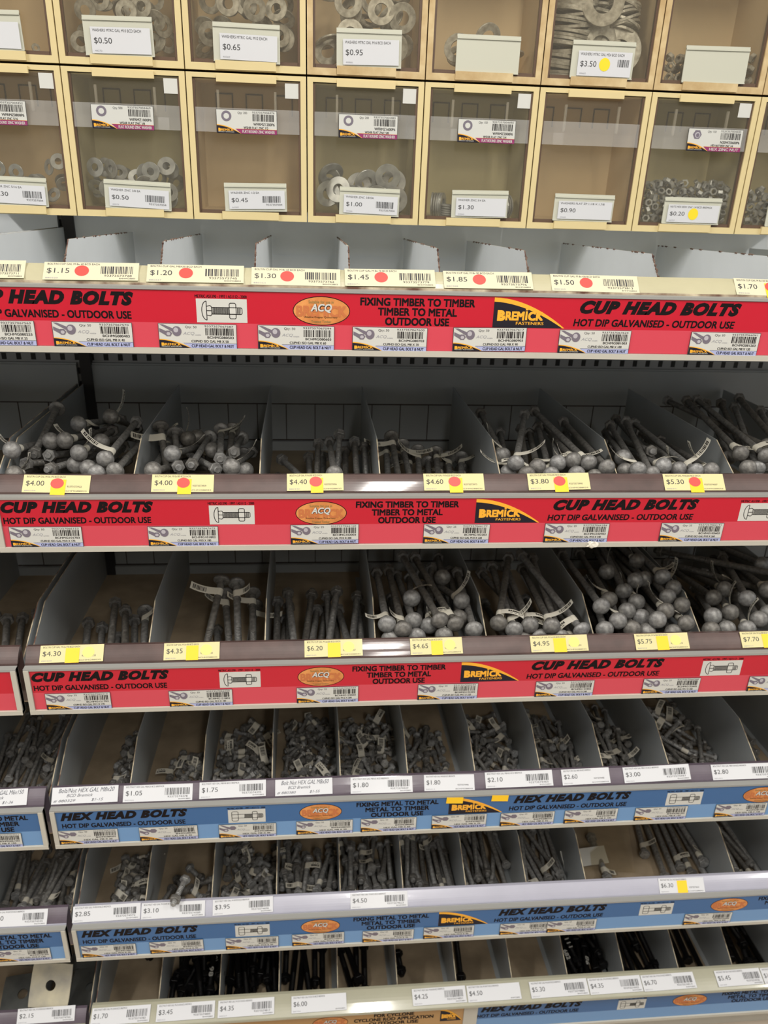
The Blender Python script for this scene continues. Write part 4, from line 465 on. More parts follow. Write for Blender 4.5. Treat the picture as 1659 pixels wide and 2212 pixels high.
NUTS = {"B6":[[1155,2782,3332],[1151,2810,3262],[1156,2810,3333],[1348,2810,3247],[1215,2788,3307],[1353,2795,3268],[1130,2782,3299],[1166,2782,3309],[1366,2782,3335],[1249,2797,3336],[1191,2810,3247],[1359,2810,3335],[1187,2782,3224],[1392,2784,3224],[1188,2789,3264],[1330,2782,3263],[1241,2782,3310],[1370,2810,3284],[1202,2810,3269],[1392,2782,3324],[1215,2810,3338],[1253,2782,3288],[1281,2782,3289],[1281,2810,3314],[1314,2810,3246],[1288,2782,3329],[1215,2810,3247],[1130,2810,3224],[1267,2782,3312],[1290,2810,3246],[1278,2804,3268],[1267,2782,3266],[1368,2782,3224],[1202,2782,3284],[1370,2810,3259],[1154,2810,3224],[1325,2792,3305],[1368,2782,3284],[1160,2782,3224],[1345,2782,3314],[1177,2782,3284],[1130,2783,3224],[1254,2810,3314],[1305,2810,3267],[1214,2782,3224],[1371,2782,3258],[1130,2810,3248],[1203,2810,3224],[1241,2810,3246],[1228,2804,3224],[1201,2782,3245],[1130,2808,3274],[1173,2782,3245],[1179,2806,3224],[1308,2782,3246],[1215,2789,3264],[1330,2793,3242],[1255,2810,3268],[1227,2782,3332],[1147,2797,3312],[1188,2810,3292],[1370,2782,3309],[1240,2810,3292],[1215,2810,3291],[1201,2789,3330],[1341,2782,3288],[1300,2782,3305],[1319,2810,3288],[1369,2809,3310],[1170,2810,3309],[1317,2782,3224],[1130,2810,3299],[1278,2810,3224],[1229,2782,3286],[1291,2810,3291],[1201,2810,3315],[1241,2782,3224],[1314,2782,3283],[1392,2810,3273],[1252,2810,3224],[1174,2810,3270],[1154,2810,3288],[1301,2810,3224],[1392,2810,3325],[1130,2782,3249],[1228,2782,3244],[1167,2810,3245],[1392,2810,3224],[1179,2782,3342],[1130,2810,3326],[1340,2791,3338],[1392,2808,3248],[1323,2810,3333],[1130,2782,3274],[1265,2810,3247],[1268,2805,3291],[1350,2810,3224],[1327,2810,3224],[1130,2782,3326],[1242,2788,3266],[1342,2810,3314],[1294,2782,3267],[1293,2786,3224],[1392,2782,3272],[1392,2782,3247],[1342,2782,3224],[1267,2787,3224],[1227,2810,3269],[1148,2794,3240],[1153,2782,3262],[1296,2806,3336],[1306,2810,3312],[1392,2810,3298],[1352,2782,3246],[1229,2810,3315],[1191,2782,3307],[1151,2782,3287],[1280,2782,3245],[1371,2810,3233],[1330,2810,3266],[1255,2782,3245],[1183,2810,3333],[1344,2810,3289],[1392,2784,3297],[1316,2782,3328]],"B7":[[1619,2809,3325],[1545,2809,3250],[1560,2783,3301],[1676,2809,3283],[1530,2783,3301],[1529,2809,3225],[1603,2783,3225],[1676,2809,3225],[1651,2809,3269],[1633,2783,3273],[1658,2788,3342],[1575,2809,3301],[1487,2783,3225],[1634,2783,3325],[1531,2809,3275],[1649,2809,3323],[1502,2783,3248],[1487,2809,3312],[1705,2809,3225],[1531,2783,3251],[1589,2783,3251],[1515,2809,3250],[1705,2809,3252],[1487,2783,3270],[1620,2783,3300],[1638,2809,3296],[1544,2783,3275],[1487,2783,3298],[1507,2783,3319],[1487,2809,3280],[1654,2784,3254],[1589,2783,3301],[1676,2809,3253],[1604,2809,3250],[1603,2783,3275],[1516,2783,3225],[1575,2783,3276],[1705,2783,3225],[1705,2783,3255],[1589,2809,3275],[1647,2809,3225],[1618,2809,3274],[1545,2809,3300],[1559,2809,3275],[1631,2783,3225],[1705,2809,3280],[1705,2783,3284],[1573,2783,3225],[1487,2809,3251],[1560,2809,3225],[1516,2783,3275],[1705,2809,3309],[1559,2783,3250],[1659,2783,3225],[1546,2783,3225],[1676,2809,3312],[1588,2809,3225],[1658,2783,3285],[1604,2809,3300],[1661,2783,3313],[1512,2809,3296],[1500,2809,3225],[1573,2809,3250],[1681,2783,3240],[1680,2783,3268],[1632,2809,3249],[1618,2809,3225],[1525,2809,3322],[1690,2783,3309],[1617,2783,3249]],"A6":[[1331,2816,3640],[1162,2784,3640],[1207,2812,3640],[1390,2784,3640],[1390,2816,3640],[1253,2784,3640],[1313,2784,3640],[1223,2816,3667],[1356,2784,3688],[1207,2816,3695],[1207,2788,3667],[1156,2784,3692],[1269,2816,3640],[1283,2784,3640],[1361,2809,3640],[1175,2816,3695],[1333,2816,3694],[1390,2784,3673],[1300,2784,3669],[1132,2816,3668],[1191,2784,3695],[1145,2813,3640],[1223,2784,3695],[1317,2784,3696],[1176,2784,3667],[1253,2812,3667],[1132,2784,3640],[1270,2816,3694],[1132,2803,3697],[1301,2812,3695],[1286,2812,3667],[1177,2812,3640],[1301,2816,3640],[1223,2784,3640],[1239,2816,3640],[1254,2788,3695],[1192,2816,3667],[1238,2816,3695],[1316,2816,3667],[1351,2800,3715],[1348,2816,3667],[1270,2784,3668],[1367,2816,3692],[1162,2816,3667],[1390,2816,3671],[1132,2784,3671],[1364,2784,3659],[1332,2788,3669],[1238,2784,3668],[1343,2784,3640],[1390,2784,3704],[1192,2784,3640]]}
# ------------------------------------------------------------ the setting
ZT = {1: 1.5415, 2: 1.2608, 3: 0.9811, 4: 0.7012, 5: 0.4209, 6: 0.1409}
NTH = ['leftmost', 'second from left', 'third from left', 'fourth from left', 'fifth from left', 'sixth from left', 'seventh from left', 'eighth from left', 'ninth from left', 'tenth from left', 'eleventh from left', 'twelfth from left', 'thirteenth from left', 'fourteenth from left', 'fifteenth from left', 'sixteenth from left', 'seventeenth from left', 'eighteenth from left', 'nineteenth from left', 'twentieth from left', 'twenty-first from left', 'twenty-second from left']
SH = {1: 'top shelf', 2: 'second shelf', 3: 'third shelf', 4: 'fourth shelf', 5: 'fifth shelf', 6: 'bottom shelf'}
XL, XJ, XJ2, XR = -1.30, -0.4255, -0.4345, 1.30
def fz(k, Y): return ZT[k] - 0.080 - 0.08 * (Y - 1.07)
b = MB(); b.box(-4, 4, -3.4, 2.2, -0.04, 0, 'floor'); tag(b.build('floor'), kind='structure')
b = MB(); b.box(-4, 4, -3.4, 2.2, 3.0, 3.05, 'ceil'); tag(b.build('ceiling'), kind='structure')
b = MB(); b.box(-4, 4, -3.45, -3.4, 0, 3.0, 'wallp'); tag(b.build('wall_behind_aisle'), kind='structure')
b = MB(); b.box(-4, 4, 1.545, 1.56, 0, 3.0, 'perf'); tag(b.build('wall_back'), kind='structure')
for i, (lx, ly, ln, pw) in enumerate(LAMPS):
    t = empty('ceiling_light', (lx, ly, 2.94)); b = MB(); b.box(-.12, .12, -ln / 2 - .03, ln / 2 + .03, 0.005, .06, 'lampbody'); b.build('lamp_housing', t)
    tag(t, ['long ceiling light above the aisle in front of the rack', 'ceiling light at the opposite side of the aisle', 'ceiling light past the near end of the rack', 'ceiling light past the far end of the rack'][i], 'ceiling light')
b = MB(); b.box(XL, XR, 1.052, 1.07, 0, 0.060, 'cream'); tag(b.build('trim_1'), kind='structure')
for X, nm in ((-0.4120, 'dark'),):
    b = MB(); b.box(X - .014, X + .006, 1.528, 1.5449, 0.0, 1.60, nm); o = b.build('upright_post'); tag(o, 'dark steel upright post behind the shelf joint at left', 'post')

# ------------------------------------------------------------ shelves
LIPM = {1: 'lip1', 2: 'lip2', 3: 'lip2', 4: 'lip4', 5: 'lip5', 6: 'lip6'}
LIP = {}
for k in ZT:
    LIP[k] = ((1.040, ZT[k] + .005), (1.060, ZT[k] + .024)) if k < 6 else ((1.020, ZT[k] + .016), (1.060, ZT[k] + .030))
def shelf(k, x0, x1, side):
    z = ZT[k]; t = empty('display_shelf', ((x0 + x1) / 2, 1.3, z)); ox, oy, oz = t.location
    def P(b, name): 
        b.v = [(x - ox, y - oy, q - oz) for x, y, q in b.v]; return b.build(name, t)
    b = MB(); prof = [(1.066, fz(k, 1.066)), (1.5445, fz(k, 1.5445)), (1.5445, fz(k, 1.5445) - .004), (1.066, fz(k, 1.066) - .004)]
    b.prism_x(prof[::-1], x0, x1, 'deck' if k > 1 else 'deck1'); pm = 'paint' if k > 1 else 'paint1'; P(b, 'deck')
    # rear riser: plain upper band, slotted lower band, small step
    b = MB(); b.box(x0, x1, 1.538, 1.5449, fz(k, 1.54), z + .055, pm)
    b.box(x0, x1, 1.5345, 1.538, z - .020, z + .052, pm); b.box(x0, x1, 1.530, 1.538, fz(k, 1.54), z - .098, 'paint')
    P(b, 'rear_riser')
    if k > 1:
     b = MB(); x = math.ceil(x0 / .0565) * .0565 + .012
     b.box(x0 + .002, x1 - .002, 1.5368, 1.5379, z - .023, z - .0195, 'slot'); b.box(x0 + .002, x1 - .002, 1.5368, 1.5379, z - .0985, z - .0955, 'slot')
     while x < x1 - .01: b.box(x, x + .0016, 1.5368, 1.5379, z - .096, z - .021, 'slot'); x += .0565
     P(b, 'slotted_strip')
    # ticket ledge: gently rounded, leaning back
    (ya, za), (yb, zb) = LIP[k] if side == 'R' else ((1.040, z + .005), (1.060, z + .024)); b = MB(); n = 7; top = []
    for i in range(n + 1):
        u = i / n; bul = .0016 * math.sin(PI * u); dy, dz = yb - ya, zb - za; L = math.hypot(dy, dz)
        top.append((ya + dy * u - dz / L * bul, za + dz * u + dy / L * bul))
    prof = top + [(yb + .006, zb - .001), (yb + .006, fz(k, 1.066)), (yb + .004, fz(k, 1.066)), (yb + .004, zb - .006), (ya + .003, za - .002)]
    b.prism_x(prof[::-1], x0 + .001, x1 - .001, LIPM[k] if side == 'R' or k < 5 else 'lip4'); o = P(b, 'ticket_ledge')
    for i, p in enumerate(o.data.polygons): p.use_smooth = False
    b = MB(); b.box(x0 + .001, x1 - .001, ya - .0012, ya + .0008, za - .003, za + .0015, 'edge' if k == 1 else LIPM[k]); P(b, 'ledge_rim')
    # sign holder: backing, bottom rail, end caps, upper gap
    b = MB(); b.box(x0 + .001, x1 - .001, 1.0312, 1.040, z - .0772, z + .0035, 'greygap')
    b.box(x0 + .001, x1 - .001, 1.0270, 1.040, z - .0785, z - .0712, 'cream')
    for xx in (x0 + .001, x1 - .0085): b.box(xx, xx + .0075, 1.0275, 1.0405, z - .0780, z + .0015, 'cream')
    b.box(x0 + .001, x1 - .001, 1.0285, 1.040, z + .0004, z + .0040, 'greygap'); P(b, 'sign_holder')
    # side panel of the bay at the joint
    for xx in ([x0] if side == 'R' else [x1 - .0016]):
        b = MB(); pts = [(1.066, fz(k, 1.066)), (1.066, z + .0), (1.16, z + .042), (1.53, z + .017), (1.53, fz(k, 1.53))]
        b.prism_x(pts, xx, xx + .0016, pm, edges={1: 'edge', 2: 'edge'}); P(b, 'side_panel')
    tag(t, ('wide steel display shelf with dividers, %s of the rack' % SH[k]) if side == 'R' else 'steel display shelf of the neighbouring bay at left, %s' % SH[k], 'shelf', 'display shelves')
    return t
for k in ZT: shelf(k, XJ, XR, 'R'); shelf(k, XL, XJ2, 'L')

DIV = {1: [-.3066, -.187, -.068, .054, .173, .293, .472, .652, .83], 2: [-.248, -.0705, .1035, .2825, .462, .646, .84],
       3: [-.250, -.0705, .1045, .286, .465, .648, .86], 4: [-.305, -.1845, -.066, .052, .170, .290, .408, .5235, .646, .812, .93],
       5: [-.304, -.184, -.0645, .055, .174, .295, .413, .531, .833, .95], 6: [-.303, -.184, -.0655, .053, .175, .297, .414, .532, .654, .773, .892, 1.02]}
DIVL = {1: [-.54], 2: [-.60], 3: [-.60], 4: [-.60], 5: [-.60], 6: [-.5525]}
def divider(k, X, lab):
    z = ZT[k]; b = MB(); r = random.Random(int(X * 9999) + k)
    pts = [(1.0665, fz(k, 1.0665)), (1.0665, z + .001), (1.16, z + .042), (1.53, z + .017), (1.53, fz(k, 1.53))]
    if k == 1: pts[2] = (1.12, z + .046); pts[3] = (1.53, z + .012)
    b.prism_x([(y - 1.07, q - z) for y, q in pts], -.0008, .0008, 'paint' if k > 1 else 'paint1', edges={1: 'edge' if k > 1 else 'redge', 2: 'edge' if k == 1 else 'paint'})
    # folded foot on the deck
    b.prism_x([(1.09 - 1.07, fz(k, 1.09) - z + .0008), (1.5 - 1.07, fz(k, 1.5) - z + .0008), (1.5 - 1.07, fz(k, 1.5) - z), (1.09 - 1.07, fz(k, 1.09) - z)][::-1], -.0008, -.010, 'paint')
    o = b.build('shelf_divider', loc=(X, 1.07, z)); o.rotation_euler = (0, 0, r.uniform(-.008, .008))
    if k == 1 and X < .7:
        # flaked paint along the front edge
        c = MB(); n = 13
        for i in range(n):
            u = i / n + r.uniform(-.02, .02); y0 = 1.0665 + .0535 * u; z0 = z + .001 + .045 * u
            if r.random() < .6: c.box(-.0012, .0012, y0 - 1.07 - .0012, y0 - 1.07 + .001, z0 - z, z0 - z + r.uniform(.001, .004), 'redge')
        for i in range(16):
            u = r.random(); y0 = 1.12 + .41 * u; z0 = z + .046 - .034 * u; c.box(-.0011, .0011, y0 - 1.07, y0 - 1.07 + r.uniform(.003, .010), z0 - z - .0012, z0 - z + .0006, 'redge')
        c.build('rust_flakes', o)
    tag(o, lab, 'divider', 'dividers on the ' + SH[k])
for k in DIV:
    for i, X in enumerate(DIV[k]): divider(k, X, 'grey steel divider %s on the %s, right of the joint' % (NTH[i], SH[k]))
    for i, X in enumerate(DIVL[k]): divider(k, X, 'grey steel divider in the left neighbouring bay, %s' % SH[k])

# ------------------------------------------------------------ sign strips
def bolt_drawing(S, x0, y0, w_, h_, hexh):
    # outline drawing on a white card
    S.quad(x0, y0, x0 + w_, y0 + h_, 'white', 1)
    t = h_ * .03; cy = y0 + h_ * .5; P = lambda u, v: (x0 + u * w_, cy + v * h_)
    def L(pts): S.pline([P(*p) for p in pts], t, 'black', 2)
    if not hexh:
        L([(.20, .40)] + [(.20 - .095 * math.cos(a), .40 * math.sin(a)) for a in [PI / 2 - PI * i / 10 for i in range(11)]] + [(.20, .40)])
        L([(.20, .18), (.27, .22), (.30, .16), (.30, -.16), (.27, -.22), (.20, -.18)]); L([(.20, 0), (.30, 0)])
        sx = .30
    else:
        L([(.10, .30), (.13, .36), (.24, .36), (.27, .30), (.27, -.30), (.24, -.36), (.13, -.36), (.10, -.30), (.10, .30)]); L([(.10, .13), (.27, .13)]); L([(.10, -.13), (.27, -.13)])
        sx = .27
    ex = .90 if not hexh else .93
    L([(sx, .14), (ex - .02, .14), (ex, .10), (ex, -.10), (ex - .02, -.14), (sx, -.14)])
    a = sx + .02 if not hexh else .44
    while a < .66: S.line(*P(a, -.13), *P(a + .008, .13), t * .8, 'black', 2); a += .017
    L([(.65, .28), (.67, .33), (.76, .33), (.78, .28), (.78, -.28), (.76, -.33), (.67, -.33), (.65, -.28), (.65, .28)]); S.quad(*P(.655, -.12), *P(.775, .12), 'white', 3)
    L([(.65, .12), (.78, .12)]); L([(.65, -.12), (.78, -.12)])
    a = .80
    while a < ex - .02: S.line(*P(a, -.12), *P(a + .008, .12), t * .8, 'black', 2); a += .02
def sign_strip(k, x0, x1, style, blocks, lab):
    z = ZT[k]; dark, light = {'cup': ('red', 'pink'), 'hex': ('blue', 'lblue'), 'cyc': ('gold', 'gold')}[style]
    S = Sheet(); S.slab(x0, -.0397, x1, -.0003, dark, .0010); S.slab(x0, -.0708, x1, -.0397, light, .0010)
    o = S.build('sign_strip', loc=(0, 1.0300, z)); tag(o, lab, 'sign strip', 'printed sign strips')
    for b in blocks:
        S = Sheet(); kind, a, c = b[0], b[1], b[2]; nm = 'lettering'
        if kind == 'head':
            S.text(b[3], a, -.0200, c, -.0028, 'black', 1, bold=0.075, shear=0.32)
            S.text('HOT DIP GALVANISED - OUTDOOR USE', a - (.006 if a > 0 else -.0015), -.0358, c - .005, -.0268, 'black', 1, bold=0.035, shear=0.12 if a > 0 else 0)
            nm = 'heading_lettering'
        elif kind == 'icon':
            S.text('METRIC AS1390 - 1997 / AS1112 - 2000', a, -.0085, c, -.0048, 'black', 1, bold=0.03)
            bolt_drawing(S, a + .001, -.0388, c - a - .001, .0292, style == 'hex'); nm = 'bolt_drawing'
        elif kind == 'acq':
            cx, cy, rx, ry = (a + c) / 2, -.0222, (c - a) / 2, .0182
            S.ell(cx, cy, rx, ry, 'black', 1, 40); S.ell(cx, cy, rx - .001, ry - .001, 'wood', 2, 40)
            S.text('BREMICK', cx - rx * .86, cy - ry * .38, cx + rx * .86, cy + ry * .32, 'woodink', 3, bold=0.05)
            S.text('Suitable for use in', cx - rx * .45, cy + ry * .52, cx + rx * .42, cy + ry * .72, 'olive', 4)
            S.text('Alkaline Copper Quaternary', cx - rx * .60, cy - ry * .52, cx + rx * .56, cy - ry * .36, 'black', 4)
            S.text('Treated Timber', cx - rx * .36, cy - ry * .82, cx + rx * .34, cy - ry * .64, 'olive', 4)
            S.text('ACQ', cx - rx * .37, cy - ry * .12, cx + rx * .36, cy + ry * .46, 'black', 4, bold=0.07, shear=.2)
            S.text('ACQ', cx - rx * .37, cy - ry * .11, cx + rx * .35, cy + ry * .47, 'white', 5, bold=0.03, shear=.2); nm = 'timber_badge'
        elif kind == 'use':
            ls = b[3]; wds = b[4]; mid = (a + c) / 2; hw = (c - a) / 2
            for i, (t, wd) in enumerate(zip(ls, wds)):
                yt = -.0048 - i * .0122; S.text(t, mid - hw * wd, yt - .0092, mid + hw * wd, yt, 'black', 1, bold=0.045)
        elif kind == 'logo':
            swoosh(S, a, -.0390, c - a, .0378, 1); nm = 'maker_logo'
        S.build(nm, o, loc=(0, 0, 0))
    return o
CUPU = (['FIXING TIMBER TO TIMBER', 'TIMBER TO METAL', 'OUTDOOR USE'], [1.0, .69, .56])
HEXU = (['FIXING METAL TO METAL', 'METAL TO TIMBER', 'OUTDOOR USE'], [1.0, .78, .64])
def cupblocks(lx):
    B = [('head', lx, -.2127, 'CUP HEAD BOLTS'), ('icon', -.1389, -.0757), ('acq', -.0190, .0530), ('use', .0660, .2118) + CUPU, ('logo', .2369, .3323), ('head', .3499, .5673, 'CUP HEAD BOLTS'),
         ('icon', .6315, .7000), ('acq', .7600, .8320), ('use', .846, .992) + CUPU, ('logo', 1.017, 1.112)]
    return B
def hexblocks():
    return [('head', -.4100, -.2040, 'HEX HEAD BOLTS'), ('icon', -.1389, -.0757), ('acq', -.0190, .0530), ('use', .0780, .2180) + HEXU, ('logo', .2369, .3323), ('head', .3496, .5592, 'HEX HEAD BOLTS'),
            ('icon', .6249, .6916), ('acq', .7672, .8422), ('use', .862, 1.002) + HEXU, ('logo', 1.02, 1.115)]
sign_strip(1, XJ + .009, XR - .01, 'cup', cupblocks(-.415), 'red cup head bolts sign strip along the top shelf')
sign_strip(2, XJ + .009, XR - .01, 'cup', cupblocks(-.415), 'red cup head bolts sign strip along the second shelf')
sign_strip(3, XJ + .009, XR - .01, 'cup', cupblocks(-.415), 'red cup head bolts sign strip along the third shelf')
sign_strip(4, XJ + .009, XR - .01, 'hex', hexblocks(), 'blue hex head bolts sign strip along the fourth shelf')
sign_strip(5, XJ + .009, XR - .01, 'hex', hexblocks(), 'blue hex head bolts sign strip along the fifth shelf')
sign_strip(6, XJ + .009, .3055, 'cyc', [('acq', .0016, .0723), ('use', .0844, .2439, ['FOR CYCLONE', 'CYCLONE ROD APPLICATION', 'OUTDOOR USE'], [.5, 1.0, .62]), ('logo', .2582, .3040)], 'tan cyclone rod sign strip along the left of the bottom shelf')
sign_strip(6, .3338, XR - .01, 'hex', [('head', .3403, .5507, 'HEX HEAD BOLTS'), ('icon', .6268, .6869), ('acq', .7447, .8190), ('use', .850, .990) + HEXU], 'blue hex head bolts sign strip along the right of the bottom shelf')
b = MB(); b.box(.3056, .3337, 1.0280, 1.0311, ZT[6] - .0712, ZT[6] - .0002, 'cream'); tag(b.build('spacer_panel'), 'plain cream panel between tan and blue strips on bottom shelf', 'panel')
for k in (1, 2, 3): sign_strip(k, XL + .01, XJ2 - .009, 'cup', [('use', -.62, -.47) + CUPU] if k < 3 else [('head', -.70, -.4830, 'CUP HEAD BOLTS')], 'red sign strip of the left neighbouring bay, %s' % SH[k])
for k in (4, 5, 6): sign_strip(k, XL + .01, XJ2 - .009, 'hex', [('use', -.5987, -.4609) + HEXU], 'blue sign strip of the left neighbouring bay, %s' % SH[k])

# ------------------------------------------------------------ product labels (stuck to the sign strips)
LABW, LABH = .0965, .0308
def plabel_art(kind, code, ean, size, qty, seed, w_=LABW):
    S = Sheet(); h = LABH; S.slab(0, 0, w_, h, 'ink', .0003); S.quad(.0006, .0005, w_ - .0006, h - .0005, 'white', 1)
    if kind in ('cup', 'hex'):
        # small printed picture of two bolts
        S.poly([(.0015, h - .0012), (.0060, h - .0012), (.020, h - .0070), (.018, h - .0110)], 'pbolt', 2)
        if kind == 'cup': S.ell(.0225, h - .0095, .0058, .0062, 'pbolt', 3); S.ell(.0215, h - .0080, .0030, .0032, 'pbolt2', 4, 14)
        else: S.ell(.0235, h - .0080, .0062, .0048, 'pbolt', 3, 6)
        S.poly([(.0012, h - .0060), (.0012, h - .0105), (.009, h - .0150), (.0125, h - .0110)], 'pbolt', 2)
        S.ell(.0120, h - .0125, .0046, .0040, 'pbolt', 3, 6); S.ell(.0122, h - .0128, .0024, .0021, 'pbolt2', 4, 12)
        S.text('ACQ', .030, h - .0145, .044, h - .0102, 'purpleink', 2, shear=.3); S.text('suitable', .0445, h - .0145, .052, h - .0128, 'purpleink', 2)
        S.text('Qty: %s' % qty, .033, h - .0062, .047, h - .0025, 'ink', 2)
        S.text(code, .060, h - .0182, .0925, h - .0152, 'black', 2, bold=.03)
        S.text(size, .040, h - .0232, .086, h - .0202, 'black', 2, bold=.03)
        band, bt, bx = 'lilac', ('CUP' if kind == 'cup' else 'HEX') + ' HEAD GAL BOLT & NUT', .039
        bc = 'navy'
    else:
        if kind == 'washer': S.ell(.016, h - .0085, .0080, .0068, 'pbolt', 2); S.ell(.016, h - .0085, .0044, .0037, 'white', 3)
        else: S.ell(.016, h - .0085, .0078, .0068, 'pbolt', 2, 6); S.ell(.0165, h - .0090, .0046, .0040, 'pbolt2', 3, 14); S.ell(.0168, h - .0094, .0030, .0027, 'pbolt', 4, 14)
        S.text('Qty: %s' % qty, .034, h - .0062, .049, h - .0025, 'ink', 2)
        S.text(code, .0585, h - .0195, .0925, h - .0160, 'black', 2, bold=.03)
        S.text(size, .043, h - .0242, .082, h - .0210, 'black', 2, bold=.03)
        band, bt, bx, bc = 'magenta', 'FLAT ROUND ZINC WASHER' if kind == 'washer' else 'HEX ZINC NUT', .040, 'white'
    S.text(ean, .057, h - .0040, .0925, h - .0016, 'ink', 2); S.bars(.0575, h - .0140, .0925, h - .0050, 'black', 2, seed, 26)
    swoosh(S, .0006, .0005, .0385, .0108, 2, band=.10, small=True)
    S.poly([(.0385, .0005), (w_ - .0006, .0005), (w_ - .0006, .0065), (.0300, .0065)], band, 2); S.line(.0300, .0066, w_ - .0006, .0066, .0003, 'orange' if band == 'magenta' else 'ink', 3)
    S.text(bt, bx + .001, .0015, w_ - .004, .0052, bc, 3, bold=.03)
    return S
LAB = {
 1: ('cup', [(-.5278 + .0965, 'BCHMG080253', '9337357067563', 'CUPHD ISO GAL M8 X 25', 50), (-.3142, 'BCHMG080403', '9337357067570', 'CUPHD ISO GAL M8 X 40', 50), (-.1861, 'BCHMG080503', '9337357067587', 'CUPHD ISO GAL M8 X 50', 50), (-.0633, 'BCHMG080603', '9337357067594', 'CUPHD ISO GAL M8 X 60', 50), (.0562, 'BCHMG080703', '9337357067600', 'CUPHD ISO GAL M8 X 70', 50), (.1866, 'BCHMG080903', '9337357067617', 'CUPHD ISO GAL M8 X 90', 50), (.3266, 'BCHMG081003', '9337357067624', 'CUPHD ISO GAL M8 X 100', 50), (.5049, 'BCHMG081203', '9337357066061', 'CUPHD ISO GAL M8 X 120', 50)]),
 2: ('cup', [(-.4086, 'BCHMG101703', '9337357066153', 'CUPHD ISO GAL M10 X 170', 50), (-.2234, 'BCHMG101802', '9337357067679', 'CUPHD ISO GAL M10 X 180', 25), (-.0260, 'BCHMG102003', '9337357066160', 'CUPHD ISO GAL M10 X 200', 25), (.1632, 'BCHMG102203', '9337357066177', 'CUPHD ISO GAL M10 X 220', 25), (.3409, 'BCHMG102403', '9337357066184', 'CUPHD ISO GAL M10 X 240', 25), (.5160, 'BCHMG102603', '9337357066191', 'CUPHD ISO GAL M10 X 260', 25)]),
 3: ('cup', [(-.3994, 'BCHMG121703', '9337357066313', 'CUPHD ISO GAL M12 X 170', 25), (-.2158, 'BCHMG121802', '9337357066320', 'CUPHD ISO GAL M12 X 180', 25), (-.0206, 'BCHMG122002', '9337357066337', 'CUPHD ISO GAL M12 X 200', 25), (.1698, 'BCHMG122202', '9337357066344', 'CUPHD ISO GAL M12 X 220', 25), (.3601, 'BCHMG122402', '9337357066351', 'CUPHD ISO GAL M12 X 240', 25), (.5385, 'BCHMG122602', '9337357066368', 'CUPHD ISO GAL M12 X 260', 25), (.7181, 'BCHMG123002', '9337357066375', 'CUPHD ISO GAL M12 X 300', 25)]),
 4: ('hex', [(-.5724, 'BHHMG061502', '9337357067211', 'HEX GAL M6 X 150', 50)] + [(x, 'BHHMG080%02d2' % q, '93373570672%02d' % (30 + i), 'HEX GAL M8 X %d' % q, 50) for i, (x, q) in enumerate(((-.4167, 20), (-.2858, 30), (-.1548, 40), (-.0245, 50), (.0857, 60), (.2089, 70), (.3300, 75), (.4447, 99), (.5730, 12), (.7217, 13)))]),
 5: ('hex', [(-.5638, 'BHHMG101202', '9337357067303', 'HEX GAL M10 X 120', 25)] + [(x, 'BHHMG100%02d2' % q, '93373570673%02d' % (30 + i), 'HEX GAL M10 X %d' % q, 25) for i, (x, q) in enumerate(((-.4137, 30), (-.2929, 40), (-.1567, 50), (-.0352, 65), (.0951, 75), (.2100, 90), (.3560, 11), (.4476, 13), (.7192, 20)))])}
for k, (kd, L) in LAB.items():
    for i, (x, code, ean, size, qty) in enumerate(L):
        if k == 1 and i == 0: x = -.4313
        if k == 4 and i > 7: size = 'HEX GAL M8 X %d' % (100, 120, 130)[i - 8]; code = 'BHHMG08%d2' % (100, 120, 130)[i - 8]
        if k == 5 and i > 6: size = 'HEX GAL M10 X %d' % (110, 130, 200)[i - 7]; code = 'BHHMG10%d2' % (110, 130, 200)[i - 7]
        S = plabel_art(kd, code, ean, size, qty, i * 7 + k)
        y = {3: -.0720}.get(k, -.0712); r = random.Random(i + k * 10)
        o = S.build('product_label', loc=(x, 1.0288 if not (k == 5 and i == 8) else 1.0282, ZT[k] + y + r.uniform(-.0006, .0006)), rot=(0, r.uniform(-.012, .012), 0))
        tag(o, 'small white %s bolt product label, %s on the %s sign strip' % ('cup head' if kd == 'cup' else 'hex head', NTH[i], SH[k]), 'product label', 'product labels on the sign strips')

